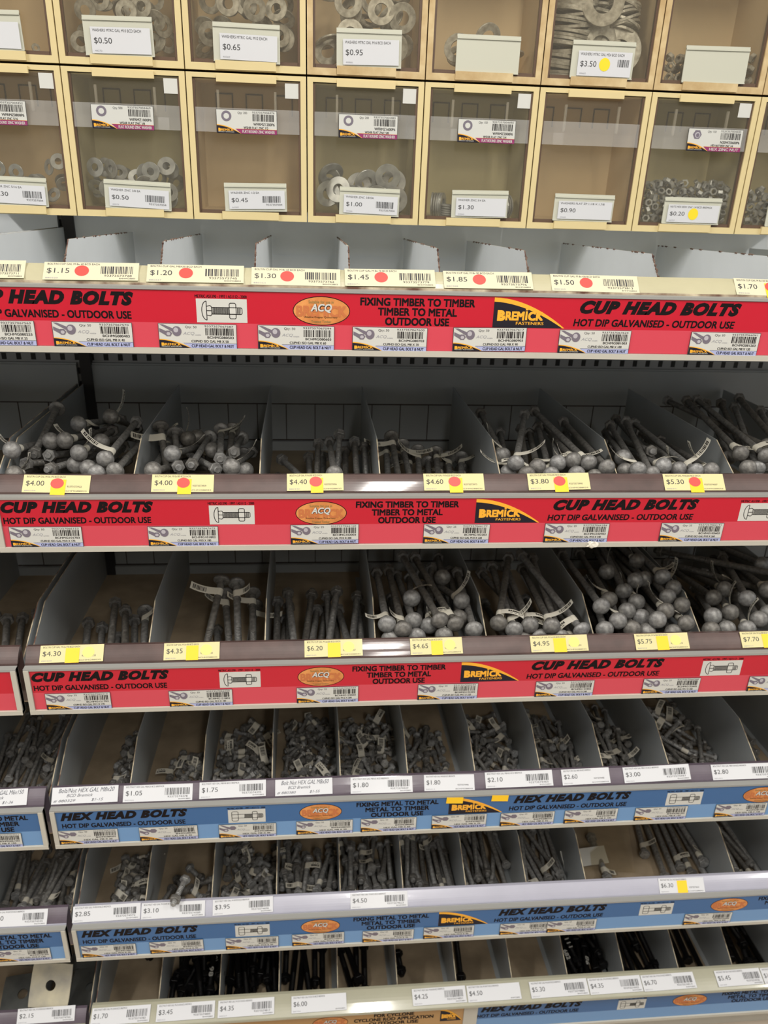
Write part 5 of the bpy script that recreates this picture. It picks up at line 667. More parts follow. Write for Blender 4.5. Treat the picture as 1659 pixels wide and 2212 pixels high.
# ------------------------------------------------------------ price tickets on the ledges
def ticket_art(w_, h, paper, header, price, style, seed, ean='933735700', foot='880334'):
    S = Sheet(); S.slab(0, 0, w_, h, paper, .0003)
    if style == 'hand':
        r = random.Random(seed); S.text(header, .010, h * .66, w_ - .006, h * .92, 'handink', 1, shear=.35); S.text('BCD Bremick', w_ * .22, h * .40, w_ * .62, h * .58, 'handink', 1, shear=.4)
        S.text('# ' + foot, .003, h * .10, w_ * .36, h * .26, 'handink', 1, shear=.3); S.text(price, w_ * .60, h * .10, w_ * .78, h * .28, 'handink', 1, shear=.3); return S
    S.text(header, .004, h * .84, min(w_ * .62, .066), h * .94, 'ink', 1)
    S.text(price, .004, h * .34, .004 + (.0265 if w_ > .09 else .024), h * .66, 'ink', 1)
    S.text(foot, .003, h * .07, .018, h * .14, 'purpleink', 1)
    if style in ('bar', 'reddot', 'noyel'):
        if price not in ('$6.00', '$4.50 '):
            S.bars(w_ * .60, h * .36, w_ * .955, h * .78, 'ink', 1, seed, 24); S.text(ean, w_ * .64, h * .20, w_ * .93, h * .31, 'ink', 1)
        S.text('BHHMG' + foot[:4], w_ * .80, h * .07, w_ * .97, h * .14, 'ink', 1)
    else:
        S.text(ean, w_ * .66, h * .30, w_ * .88, h * .40, 'ink', 1); S.text('BCHMG' + foot[:4] + '3', w_ * .62, h * .07, w_ * .96, h * .14, 'ink', 1)
    if style == 'reddot': S.ell(w_ * .40, h * .52, .0085, .0078, 'reddot', 2)
    if style == 'yelred': S.quad(w_ * .42, -.0035, w_ * .64, h * .74, 'ysticker', 2); S.ell(w_ * .51, h * .52, .0088, .0076, 'reddot', 3)
    if style == 'yel': S.quad(w_ * .40, -.001, w_ * .62, h * .82, 'ysticker', 2); S.ell(w_ * .76, h * .55, .0088, .0082, 'pydot', 2)
    if style == 'yel5': S.quad(w_ * .40, .0, w_ * .62, h * .82, 'ysticker', 2)
    return S
TK = {
 1: ('cpaper', [(-.4371, -.3427, '$1.05', 'bar', 'M 8x 25'), (-.3209, -.2076, '$1.15', 'reddot', 'M 8x 40'), (-.1976, -.0794, '$1.20', 'reddot', 'M8X50'), (-.0702, .0408, '$1.30', 'reddot', 'M 8x 60'), (.0466, .1619, '$1.45', 'reddot', 'M 8x 70'), (.1726, .2886, '$1.85', 'reddot', 'M 8x 90'), (.3131, .4296, '$1.50', 'reddot', 'M 8x100'), (.5619, .6600, '$1.70', 'yelred', 'M 8x120')]),
 2: ('ypaper', [(-.3872, -.2985, '$4.00', 'yelred', 'M10x170'), (-.2159, -.1315, '$4.00', 'yelred', 'M10x180'), (-.0305, .0486, '$4.40', 'yelred', 'M10x200'), (.1626, .2497, '$4.60', 'yelred', 'M10x220'), (.3141, .4054, '$3.80', 'yelred', 'M10x240'), (.5170, .6091, '$5.30', 'yelred', 'M10x260')]),
 3: ('ypaper', [(-.4036, -.3106, '$4.30', 'yel', 'M12x170'), (-.2212, -.1376, '$4.35', 'yel', 'M12x180'), (-.0080, .0820, '$6.20', 'yel', 'M12x200'), (.1571, .2397, '$4.65', 'yel', 'M12x220'), (.3496, .4430, '$4.95', 'yel', 'M12x240'), (.5213, .6108, '$5.75', 'yel', 'M12x260'), (.6998, .7900, '$7.70', 'yel', 'M12x300')]),
 4: ('paper', [(-.5600, -.4629, '$1-36', 'hand', 'Bolt/Nut HEX GAL M6x150'), (-.4237, -.3177, '$1-15', 'hand', 'Bolt/Nut HEX GAL M8x20'), (-.3094, -.1964, '$1.05', 'bar', 'M8X25'), (-.1850, -.0747, '$1.75', 'bar', 'M8X40'), (-.0591, .0372, '$1-55', 'hand', 'Bolt Nut HEX GAL M8x50'), (.0680, .1741, '$1.80', 'bar', 'M8X55'), (.1942, .2816, '$1.80', 'plain', 'M8X60'), (.3012, .4204, '$2.10', 'bar', 'M8X65'), (.4370, .5231, '$2.60', 'plain', 'M8X100'), (.5483, .6698, '$3.00', 'bar', 'M8X110'), (.7101, .8359, '$2.80', 'bar', 'M8X130')]),
 5: ('paper', [(-.5754, -.4695, '$3.40', 'bar', 'M10X120'), (-.4253, -.3070, '$2.85', 'bar', 'M10X30'), (-.3051, -.1922, '$3.10', 'bar', 'M10X40'), (-.1781, -.0693, '$3.95', 'bar', 'M10X50'), (.0726, .1788, '$4.50', 'bar', 'M10X75'), (.6643, .7541, '$6.30', 'yel5', 'M12X200')]),
 6: ('paper', [(-.5639, -.4564, '$2.15', 'bar', 'M12X50'), (-.4217, -.3114, '$1.70', 'bar', 'M12X40'), (-.2990, -.1880, '$3.45', 'bar', 'M12X100'), (-.1817, -.0728, '$4.35', 'bar', 'M12X110'), (-.0392, .0688, '$6.00', 'bar', 'M12X120'), (.2006, .3088, '$4.25', 'bar', 'M16X60'), (.3116, .4203, '$4.50 ', 'bar', 'M16X75'), (.4404, .5604, '$5.30', 'bar', 'M16X90'), (.5624, .6735, '$4.35', 'bar', 'M16X100'), (.6751, .7873, '$6.70', 'bar', 'M16X120'), (.8334, .9313, '$5.45', 'bar', 'M16X150'), (.9333, 1.0334, '$11.20', 'bar', 'M16X200')])}
for k, (paper, L) in TK.items():
    (ya, za), (yb, zb) = LIP[k]; ang = math.atan2(yb - ya, zb - za); LL = math.hypot(yb - ya, zb - za)
    for i, (x0, x1, price, style, size) in enumerate(L):
        (ya, za), (yb, zb) = LIP[k] if (k < 6 or i > 0) else ((1.040, ZT[k] + .005), (1.060, ZT[k] + .024)); ang = math.atan2(yb - ya, zb - za); LL = math.hypot(yb - ya, zb - za)
        h = min(.0262, LL - .001) if k < 6 or i == 0 else .030
        r = random.Random(i * 3 + k); hd = size if style == 'hand' else ('BOLT/N CUP GAL %s BCD EACH' % size if k < 4 else 'BOLT/NUT HEX GAL %s BCD BREMICK' % size)
        S = ticket_art(x1 - x0, h, paper, hd, price, style, i * 5 + k, '9337357' + str(3500 + i * 17 + k * 211), str(880300 + i * 17 + k * 3))
        off = .0021 if k < 6 else .0024
        ny, nz = -(zb - za) / LL, (yb - ya) / LL
        e = .0008 if k < 6 else .006
        o = S.build('price_ticket', loc=(x0, ya + (yb - ya) / LL * e + ny * off, za + (zb - za) / LL * e + nz * off), rot=None); o.rotation_mode = 'YXZ'; o.rotation_euler = Euler((-ang, r.uniform(-.02, .02) if k not in (3, 6) else -.01, 0), 'YXZ')
        o.location += Vector((0, 0, .0008 if o.rotation_euler.y < 0 else 0))
        adj = {'cpaper': 'cream', 'ypaper': 'yellowed', 'paper': 'white'}[paper]
        if style == 'hand': lb = 'handwritten white price ticket reading %s on the %s ledge' % (price, SH[k])
        else: lb = '%s price ticket reading %s for %s on the %s ledge' % (adj, price.strip(), size.replace(' ', ''), SH[k])
        tag(o, lb, 'price ticket', 'price tickets on the ledges')
for x, z_, lb in ((.2312, ZT[4] - .0125, 'torn yellow tape scrap left of the blue strip maker logo'), (.3100, ZT[4] - .0115, 'yellow tape scrap just before hex head bolts heading')):
    S = Sheet(); S.slab(0, 0, .029, .0135, 'ysticker', .0003); tag(S.build('yellow_tape', loc=(x, 1.0284, z_), rot=(0, .05, 0)), lb, 'tape', 'yellow tape scraps')
b = MB(); r = random.Random(5); vs = []
bm = bmesh.new(); bmesh.ops.create_icosphere(bm, subdivisions=2, radius=.006)
for v in bm.verts: v.co *= r.uniform(.6, 1.25); v.co.y *= .5; v.co.x *= 1.4
me = bpy.data.meshes.new('gum'); bm.to_mesh(me); bm.free(); me.materials.append(MT['tag']); o = bpy.data.objects.new('plaster_blob', me); C.objects.link(o); o.location = (.415, 1.0255, ZT[2] - .074)
tag(o, 'crumpled whitish blob stuck to the second shelf sign strip edge', 'blob')

# ------------------------------------------------------------ storage bins
BX0, BW, BYF = -.5330, .1776, 1.365
ROWB, ROWA, BH = 1.5935, 1.8010, .2055
SHC = {}
def bin_unit(c, row):
    x0 = BX0 + c * BW; z0 = ROWB if row == 'B' else ROWA; key = row + str(c)
    t = empty('storage_bin', (x0 + BW / 2, BYF, z0)); g = .0009; w2 = BW / 2 - g; H_ = BH - .0012; tk = .0085; D = .170
    bm_ = 'bindirty' if (row == 'A' and c > 2) else 'bin'
    b = MB()
    b.box(-w2, -w2 + tk, 0, .145, 0, H_, bm_); b.box(w2 - tk, w2, 0, .145, 0, H_, bm_)
    b.box(-w2 + tk, w2 - tk, 0, .145, 0, tk + .001, bm_); b.box(-w2 + tk, w2 - tk, 0, .145, H_ - tk + .002, H_, bm_)
    b.box(-.044, .044, -.004, .001, .0015, tk + .0045, bm_); b.box(-.044, .044, -.003, .001, H_ - tk - .003, H_ - .002, bm_)
    b.build('bin_frame', t)
    inn = 'inner' if c in (0, 2, 5) or row == 'A' else 'innero'
    b = MB(); iw = w2 - tk
    b.box(-iw, iw, .120, .1215, tk, H_ - tk, inn); b.box(-iw, -iw + .0008, .006, .12, tk, H_ - tk, inn); b.box(iw - .0008, iw, .006, .12, tk, H_ - tk, inn)
    b.box(-iw, iw, .006, .12, tk + .001, tk + .002, inn); b.box(-iw, iw, .006, .12, H_ - tk - .001, H_ - tk + .001, inn); b.build('drawer_body', t)
    b = MB()
    for q in range(3 if row == 'B' else 0):
        xx = -.058 + q * .048; zz = H_ - .052
        for a in ((xx, xx + .0018, zz, zz + .030), (xx + .026, xx + .0278, zz, zz + .030), (xx, xx + .0278, zz + .0285, zz + .0305)): b.box(a[0], a[1], .1185, .1198, a[2], a[3], 'slot')
    if b.v: b.build('rear_slots', t)
    b = MB(); b.box(-iw + .001, iw - .001, .0030, .0042, tk + .001, H_ - tk + .001, 'pane'); b.build('clear_front', t)
    b = MB(); b.box(-iw + .0003, -iw + .0035, .0025, .009, tk + .001, H_ - tk, 'darkedge'); b.box(iw - .0035, iw - .0003, .0025, .009, tk + .001, H_ - tk, 'darkedge')
    b.box(-iw + .003, iw - .003, .0025, .008, tk + .001, tk + .006, 'darkedge'); b.build('front_edging', t)
    if row == 'B':
        # bowed clear label rail with a lip and two rear ribs
        b = MB(); n = 10
        def bow(u): return -.010 * (1 - abs(2 * u - 1) ** 5) + .002
        for (za_, zb_, yo) in ((H_ - .079, H_ - .062, -.002), (H_ - .062, H_ - .046, 0)):
            pts = [(-iw + .002 + (2 * iw - .004) * i / n, bow(i / n)) for i in range(n + 1)]
            vs = [(x, y + yo, za_) for x, y in pts] + [(x, y, zb_) for x, y in pts]
            b.add(vs, [(i, i + 1, i + n + 2, i + n + 1) for i in range(n)], 'rail')
        b.box(-.045, -.0415, .0045, .0085, H_ - .060, H_ - .022, 'rail'); b.box(.040, .0435, .0045, .0085, H_ - .060, H_ - .022, 'rail')
        b.build('label_rail', t)
        if c not in (5,): 
            S = Sheet(); S.slab(iw - .023, H_ - .030, iw - .003, H_ - .010, 'sticker', .0003); S.build('blank_sticker', t, loc=(0, .0022, 0))
    # price holder on the clear front
    HB = {'B0': (-.489, -.396), 'B1': (-.311, -.211), 'B2': (-.128, -.032), 'B3': (.05, .145), 'B4': (.23, .321), 'B5': (.397, .496), 'B6': (.581, .678), 'B7': (.76, .855),
          'A0': (-.490, -.401), 'A1': (-.316, -.219), 'A2': (-.135, -.039), 'A3': (.044, .140), 'A4': (.222, .318), 'A5': (.398, .495), 'A6': (.575, .676), 'A7': (.75, .85)}[key]
    hx = HB[0] - t.location.x; hw = HB[1] - HB[0]; hz = {'B': .0135, 'A': .0115}[row]; hh = .041 if row == 'B' else .050
    r = random.Random(c * 2 + (row == 'A')); rz = r.uniform(-.03, .03)
    b = MB(); b.box(0, hw, -.0012, .0008, 0, hh, 'holder'); b.box(0, hw, -.0030, .0008, hh - .006, hh - .0035, 'holder'); b.box(0, hw, -.0028, .0008, 0, .0012, 'holder')
    b.build('ticket_holder', t, loc=(hx, -.0004, hz), rot=(0, rz, 0))
    cont = {'B0': 'small zinc washers', 'B1': 'a low pile of zinc washers', 'B2': 'nothing inside', 'B3': 'large zinc washers', 'B4': 'stacked zinc washers', 'B5': 'nothing inside and no label', 'B6': 'a heap of hex nuts', 'B7': 'larger hex nuts',
            'A0': 'a few small washers', 'A1': 'a high pile of galvanised washers', 'A2': 'wide galvanised washers', 'A3': 'big galvanised washers', 'A4': 'two big washers and a blank ticket', 'A5': 'stacks of huge washers', 'A6': 'nuts and a blank ticket holder', 'A7': 'nothing inside'}[key]
    tag(t, 'cream clear-fronted storage bin in the %s row holding %s' % ('lower' if row == 'B' else 'upper', cont), 'storage bin', 'storage bins above the shelves')
    PR = {'B0': ('WASHER ZNC 5/16 EA', '$0.30', 'bar'), 'B1': ('WASHER ZNC 3/8 EA', '$0.50', 'bar'), 'B2': ('WASHER ZNC 1/2 EA', '$0.45', 'bar'), 'B3': ('WASHER ZNC 5/8 EA', '$1.00', 'bar'), 'B4': ('WASHER ZNC 3/4 EA', '$1.30', 'plain'), 'B5': ('WASHERS FLAT ZP 1.1/8 X 1.7/8', '$0.90', 'plain'), 'B6': ('NUTS HEX BSW ZNC 1/4 BCD BREMICK', '$0.20', 'ydot'), 'B7': ('NUTS HEX BSW ZNC 5/16', '$0.25', 'plain'),
          'A0': ('WASHERS EACH', '$0.30', 'plain'), 'A1': ('WASHERS MTRC GAL M10 BCD EACH', '$0.50', 'plain'), 'A2': ('WASHERS MTRC GAL M12 EACH', '$0.65', 'plain'), 'A3': ('WASHERS MTRC GAL M16 BCD EACH', '$0.95', 'plain'), 'A5': ('WASHERS MTRC GAL M24 BCD EACH', '$3.50', 'ydot')}.get(key)
    if PR:
        w_ = hw * (.86 if row == 'A' else .90); h = hh * .66; S = Sheet(); S.slab(0, 0, w_, h, 'paper', .0003)
        S.text(PR[0], .003, h * .82, min(w_ * .85, .003 + len(PR[0]) * .0026), h * .93, 'ink', 1); S.text(PR[1], .004, h * .34, .029, h * .60, 'ink', 1)
        S.text(str(44175 + c * 97), .004, h * .06, .014, h * .13, 'purpleink', 1)
        if PR[2] == 'bar': S.bars(w_ * .60, h * .34, w_ * .93, h * .70, 'ink', 1, c * 3 + 1, 22); S.text('9337357004', w_ * .66, h * .18, w_ * .95, h * .28, 'ink', 1)
        if PR[2] == 'ydot': S.ell(w_ * .50, h * .48, .0085, .0090, 'ydot', 2); S.bars(w_ * .74, h * .40, w_ * .95, h * .70, 'ink', 1, 4, 12) if c == 5 else None
        o = S.build('price_ticket', loc=(HB[0] + hw * (.07 if row == 'B' else .10), BYF - .0036, z0 + hz + .003), rot=(0, rz + r.uniform(-.015, .015), 0))
        tag(o, 'white price ticket reading %s on the %s row bin, %s' % (PR[1], 'lower' if row == 'B' else 'upper', NTH[c]), 'price ticket', 'price tickets on the bins')
    LB = {'B0': ('washer', 'WFRMZ0800P6', '9337357004452', 'WSHR FLAT ZNC 5/16', 500, -.497), 'B1': ('washer', 'WFRMZ1000P6', '9337357004469', 'WSHR FLAT ZNC 3/8', 500, -.3155), 'B2': ('washer', 'WFRMZ1200P6', '9337357004476', 'WSHR FLAT ZNC 1/2', 200, -.1345), 'B3': ('washer', 'WFRMZ1600P6', '9337357004483', 'WSHR FLAT ZNC 5/8', 200, .0475), 'B4': ('washer', 'WFRMZ2000P6', '9337357004490', 'WSHR FLAT ZNC 3/4', 150, .2300), 'B6': ('nut', 'N20WZ0600P6', '9337357004445', 'HEX NUT BSW ZNC 1/4', 150, .5960), 'B7': ('nut', 'N20WZ0800P6', '9337357004446', 'HEX NUT BSW ZNC 5/16', 150, .770)}.get(key)
    if LB:
        S = plabel_art(LB[0], LB[1], LB[2], LB[3], LB[4], c + 40, LABW)
        o = S.build('product_label', loc=(LB[5], BYF - .0125, z0 + H_ - .0805), rot=(-.05, 0, 0)); o.scale = (.93, 1, 1.06)
        tag(o, 'magenta banded %s label in the clear rail of the lower row bin, %s' % (LB[0], NTH[c]), 'product label', 'product labels in the bin rails')
for c in range(8):
    bin_unit(c, 'B'); bin_unit(c, 'A')
b = MB(); b.box(BX0 - .5, BX0 + 8 * BW + .5, 1.512, 1.5449, ROWB + .003, 2.25, 'darkedge'); o = b.build('bin_mounting_rack'); tag(o, 'dark rack panel on the wall that carries the storage bins', 'rack')

# ------------------------------------------------------------ washers behind the clear fronts
def washer_mesh(ro, ri, th, m_):
    b = MB(); b.lathe([(ri, -th / 2), (ro - .0004, -th / 2), (ro, -th / 2 + .0004), (ro, th / 2 - .0004), (ro - .0004, th / 2), (ri, th / 2), (ri, -th / 2)], m_, 32, False, caps=(False, False)); return b.mesh('washer')
WB = {  # bin: outer r, hole r, thickness, material, heap profile, count
 'B0': (.0120, .0050, .0018, 'zinc', .058, 24), 'B1': (.0140, .0058, .0020, 'zinc', .055, 27), 'B3': (.0200, .0088, .0028, 'zinc', .046, 20), 'B4': (.0190, .0100, .0028, 'zinc', .0, 0),
 'A0': (.0060, .0025, .0012, 'galvw', .010, 8), 'A1': (.0150, .0068, .0022, 'galvw', .095, 34), 'A2': (.0165, .0075, .0024, 'galvw', .100, 32), 'A3': (.0205, .0098, .0028, 'galvw', .080, 18), 'A4': (.0210, .0108, .0028, 'galvw', .030, 4), 'A5': (.0330, .0160, .0040, 'galvw', .0, 0)}
def put_washer(me, key, P, rot, i, near):
    o = bpy.data.objects.new('flat_washer', me); C.objects.link(o); o.location = P; o.rotation_euler = rot; o['_k'] = key; WL.setdefault(key, []).append(o)
WL = {}
for key, (ro, ri, th, m_, hp, n) in WB.items():
    c = int(key[1]); z0 = (ROWB if key[0] == 'B' else ROWA) + .0105; xa = BX0 + c * BW + .011 + ro; xb = BX0 + (c + 1) * BW - .011 - ro
    me = washer_mesh(ro, ri, th, m_); r = random.Random(sum(map(ord, key)))
    if key == 'B4':
        for i in range(5): put_washer(me, key, (xa - .004 + i * .0042, 1.395 + r.uniform(-.002, .004), z0 + ro), (PI / 2, 0, PI / 2 - .25 - .04 * i), i, 0)
        for i in range(6): put_washer(me, key, (xa + .026 + r.uniform(-.001, .001), 1.395, z0 + .002 + i * .0034), (.03 * r.uniform(-1, 1), .05, 0), i, 0)
        put_washer(me, key, ((xa + xb) / 2, 1.40, z0 + ro + .006), (PI / 2 + .35, 0, 0), 0, 0); put_washer(me, key, (xb - .019, 1.386, z0 + ro + .002), (PI / 2 - .15, 0, .15), 1, 0); put_washer(me, key, (xb - .014, 1.392, z0 + ro), (PI / 2 - .15, 0, .2), 2, 0)
        for i in range(3): put_washer(me, key, (xb - .001 + i * .0045 - .004, 1.395 + .004 * i, z0 + ro), (PI / 2, 0, PI / 2 + .3), i, 0)
        continue
    if key == 'A5':
        for col, (xx, yy, cnt, tx, ty) in enumerate(((xa - .002, 1.408, 26, .05, -.12), (xb - .006, 1.415, 15, -.05, .35), ((xa + xb) / 2 + .014, 1.425, 12, .25, .1))):
            for i in range(cnt): put_washer(me, key, (xx + i * .0005 * (1 if col == 0 else -1), yy, z0 + .004 + i * .0046 + (.060 if col else 0)), (tx + r.uniform(-.02, .02), ty, r.uniform(0, 3)), i, 0)
        put_washer(me, key, ((xa + xb) / 2 - .004, 1.378, z0 + .103), (PI / 2 - .1, 0, 0), 0, 0); put_washer(me, key, ((xa + xb) / 2 + .004, 1.386, z0 + ro + .012), (PI / 2 - .2, 0, .1), 0, 0)
        put_washer(me, key, (xb - .010, 1.388, z0 + ro + .008), (PI / 2 - .1, 0, -.2), 0, 0); put_washer(me, key, ((xa + xb) / 2 + .012, 1.394, z0 + ro + .006), (PI / 2 - .1, 0, .1), 0, 0)
        continue
    got = []
    for i in range(n * 40):
        if len(got) >= n: break
        u = r.random(); xx = xa + (xb - xa) * u; top = hp * (.62 + .38 * abs(2 * u - .9)) if key[0] == 'B' else hp
        zz = z0 + ro + top * r.random() ** .9 if top > ro else z0 + ro + r.random() * top * .3
        lay = r.choice((0, 0, 1, 2)); yy = 1.3775 + lay * .011 + r.uniform(0, .004)
        if any(abs(yy - g[1]) < th * 1.7 and math.hypot(xx - g[0], zz - g[2]) < 1.45 * ro for g in got): continue
        got.append((xx, yy, zz)); a1 = r.gauss(0, .20) if lay == 0 else r.gauss(0, .5); a2 = r.gauss(0, .22) if lay == 0 else r.gauss(0, .5)
        if r.random() < .12 and lay: a1 += 1.2
        put_washer(me, key, (xx, yy + ro * abs(math.sin(a1)) * .8 + ro * .5 * abs(math.sin(a2)), zz), (PI / 2 + a1, 0, a2), len(got), lay == 0)
ROWW = ['bottom', 'second', 'third', 'fourth', 'fifth', 'sixth', 'seventh', 'eighth', 'ninth']
def name_grid(objs, what, where, cat, group, dz):
    rows = {}
    for o in objs:
        o.pop('_k', None) if '_k' in o.keys() else None
        rows.setdefault(int((o.location.z - min(p.location.z for p in objs)) / dz), []).append(o)
    for ri_, (rk, L) in enumerate(sorted(rows.items())):
        for i, o in enumerate(sorted(L, key=lambda p: p.location.x)):
            tag(o, '%s, %s in the %s layer, %s' % (what, NTH[min(i, 21)], ROWW[min(ri_, 8)], where), cat, group)
for key, L in WL.items():
    c = int(key[1]); where = '%s row bin %s' % ('lower' if key[0] == 'B' else 'upper', NTH[c])
    name_grid(L, ('zinc' if key[0] == 'B' else 'galvanised') + ' washer', where, 'washer', 'washers in the ' + where, WB[key][0] * 1.1 if key != 'A5' else .02)
def hex_ring(R, r, th, m_, ch=.0006):
    b = MB(); n = 6; vs = []
    for z, rr in ((-th / 2, R - ch), (-th / 2 + ch, R), (th / 2 - ch, R), (th / 2, R - ch)):
        vs += [(rr * math.cos(2 * PI * i / n), rr * math.sin(2 * PI * i / n), z) for i in range(n)]
    b.add(vs, [(l * n + i, l * n + (i + 1) % n, (l + 1) * n + (i + 1) % n, (l + 1) * n + i) for l in range(3) for i in range(n)], m_)
    q = 24
    for z, s_ in ((-th / 2, -1), (th / 2, 1)):
        o_ = [((R - ch) * math.cos(2 * PI * i / 6), (R - ch) * math.sin(2 * PI * i / 6), z) for i in range(6)]; i_ = [(r * math.cos(2 * PI * i / q), r * math.sin(2 * PI * i / q), z) for i in range(q)]
        fs = []
        for i in range(6):
            for j in range(4): fs.append((i, 6 + i * 4 + j, 6 + (i * 4 + j + 1) % q))
            fs.append((i, 6 + (i * 4 + 4) % q, (i + 1) % 6))
        b.add(o_ + i_, fs if s_ < 0 else [f[::-1] for f in fs], m_)
    b.lathe([(r, th / 2), (r, -th / 2)], m_, q, True, caps=(False, False)); return b
NUTR = {'B6': .0068, 'B7': .0075, 'A6': .0075}
for key, P in NUTS.items():
    me = hex_ring(NUTR[key], NUTR[key] * .52, NUTR[key] * .88, 'zinc' if key[0] == 'B' else 'galvw').mesh('hex_nut'); r = random.Random(3); L = []
    for p in P:
        o = bpy.data.objects.new('hex_nut', me); C.objects.link(o); o.location = [v / 2000 for v in p]; o.rotation_euler = (r.uniform(0, 3), r.uniform(0, 3), r.uniform(0, 3)); L.append(o)
    c = int(key[1]); where = '%s row bin %s' % ('lower' if key[0] == 'B' else 'upper', NTH[c])
    name_grid(L, 'small hex nut', where, 'nut', 'nuts in the ' + where, .012)

# ------------------------------------------------------------ bolts
SZ = {'M10': dict(r=.0050, D=.0128, dome=.0072, nR=.0098, nt=.0088, sq=.0104), 'M12': dict(r=.0060, D=.0148, dome=.0085, nR=.0112, nt=.0105, sq=.0124), 'M8': dict(r=.0040, D=.0098, dome=.005, nR=.0078, nt=.0068, sq=.0084)}
def shank(b, r, z0, z1, zt, ms, mt):
    b.lathe([(r, z0), (r, zt)], ms, 16, True, caps=(False, False)); b.lathe([(r * .985, zt), (r * .985, z1 - .0012), (r * .80, z1)], mt, 16, True, caps=(False, True))
def cup_mesh(sz, L):
    q = SZ[sz]; b = MB(); n = 9
    prof = [(.0003, -q['dome'])] + [(q['D'] * math.sin(a), .0012 - (q['dome'] + .0012) * math.cos(a)) for a in [PI / 2 * (i + 1) / n for i in range(n)]] + [(q['D'] - .0006, .0026), (q['r'], .0026)]
    b.lathe(prof, 'galv', 28, True, caps=(True, False)); h = q['sq'] / 2; b.box(-h, h, -h, h, .0026, .0078, 'galv')
    shank(b, q['r'], .0078, L / 1000, L / 1000 * .55, 'galv', 'thread'); return b.mesh('cup_head_bolt')
def hex_mesh(sz, L, blk):
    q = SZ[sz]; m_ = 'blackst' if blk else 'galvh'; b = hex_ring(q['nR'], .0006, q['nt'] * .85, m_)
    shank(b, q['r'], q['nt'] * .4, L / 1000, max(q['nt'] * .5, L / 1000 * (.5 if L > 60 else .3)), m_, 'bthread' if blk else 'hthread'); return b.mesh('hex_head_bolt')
def nut_mesh(sz, blk): q = SZ[sz]; return hex_ring(q['nR'], q['r'] * .98, q['nt'], 'blackst' if blk else 'galv').mesh('nut')
def tag_mesh(sz, var, cup=False, mir=1):
    # paper band around the shank with a loose printed flap
    q = SZ[sz]; r = q['r'] + .0006; S = MB(); wz = .0135; n = 16; z0 = 0
    ring = [(r * math.cos(2 * PI * i / n), r * math.sin(2 * PI * i / n)) for i in range(n)]
    S.add([(x, y, -wz / 2) for x, y in ring] + [(x, y, wz / 2) for x, y in ring], [(i, (i + 1) % n, (i + 1) % n + n, i + n) for i in range(n)], 'tag', True)
    if var == 3: return S.mesh('paper_tag')
    L = ((.048, .040, .032) if cup else (.031, .027, .022))[var]; m_ = 14; curl = (20, -26, 40)[var]
    path = [(0, r)]; a = (0.15, .5, -.1)[var]
    for i in range(m_): path.append((path[-1][0] + L / m_ * math.cos(a), path[-1][1] + L / m_ * math.sin(a))); a += curl * L / m_
    path = [(x * mir, y) for x, y in path]
    vs = [(x, y, -wz / 2) for x, y in path] + [(x, y, wz / 2) for x, y in path]; S.add(vs, [(i, i + 1, i + m_ + 2, i + m_ + 1) for i in range(m_)], 'tag', True)
    def at(u, side):
        f = max(0, min(.999, u)) * m_; i = int(f); t = f - i; p, w2 = path[i], path[i + 1]; dx, dy = w2[0] - p[0], w2[1] - p[1]; l = math.hypot(dx, dy)
        return (p[0] + dx * t - dy / l * .0003 * side, p[1] + dy * t + dx / l * .0003 * side)
    for side in (1, -1):
        if side * mir == (1 if var != 1 else -1):
            rr = random.Random(var); u = .40
            while u < .90:
                d = rr.choice((.012, .02, .032)); (xa, ya), (xb, yb) = at(u, side), at(u + d, side)
                S.add([(xa, ya, -wz * .32), (xb, yb, -wz * .32), (xb, yb, wz * .30), (xa, ya, wz * .30)], [(0, 1, 2, 3)], 'black'); u += d + rr.choice((.015, .025))
        else:
            vsT, fsT, _ = glyphs('BREMICK', .05, 0.0); S.add([(*at(.32 + .62 * (1 - v[0]) if side * mir < 0 else .32 + .62 * v[0], side), -wz * .05 + wz * .34 * v[1]) for v in vsT], fsT, 'black')
            for q_ in range(3): (xa, ya), (xb, yb) = at(.4 + q_ * .17, side), at(.5 + q_ * .17, side); S.add([(xa, ya, -wz * .30), (xb, yb, -wz * .30), (xb, yb, -wz * .20), (xa, ya, -wz * .20)], [(0, 1, 2, 3)], 'ink')
    return S.mesh('paper_tag')
MC = {}
def cached(key, f):
    if key not in MC: MC[key] = f()
    return MC[key]
rb = random.Random(21); BINS = {}; PILE = []
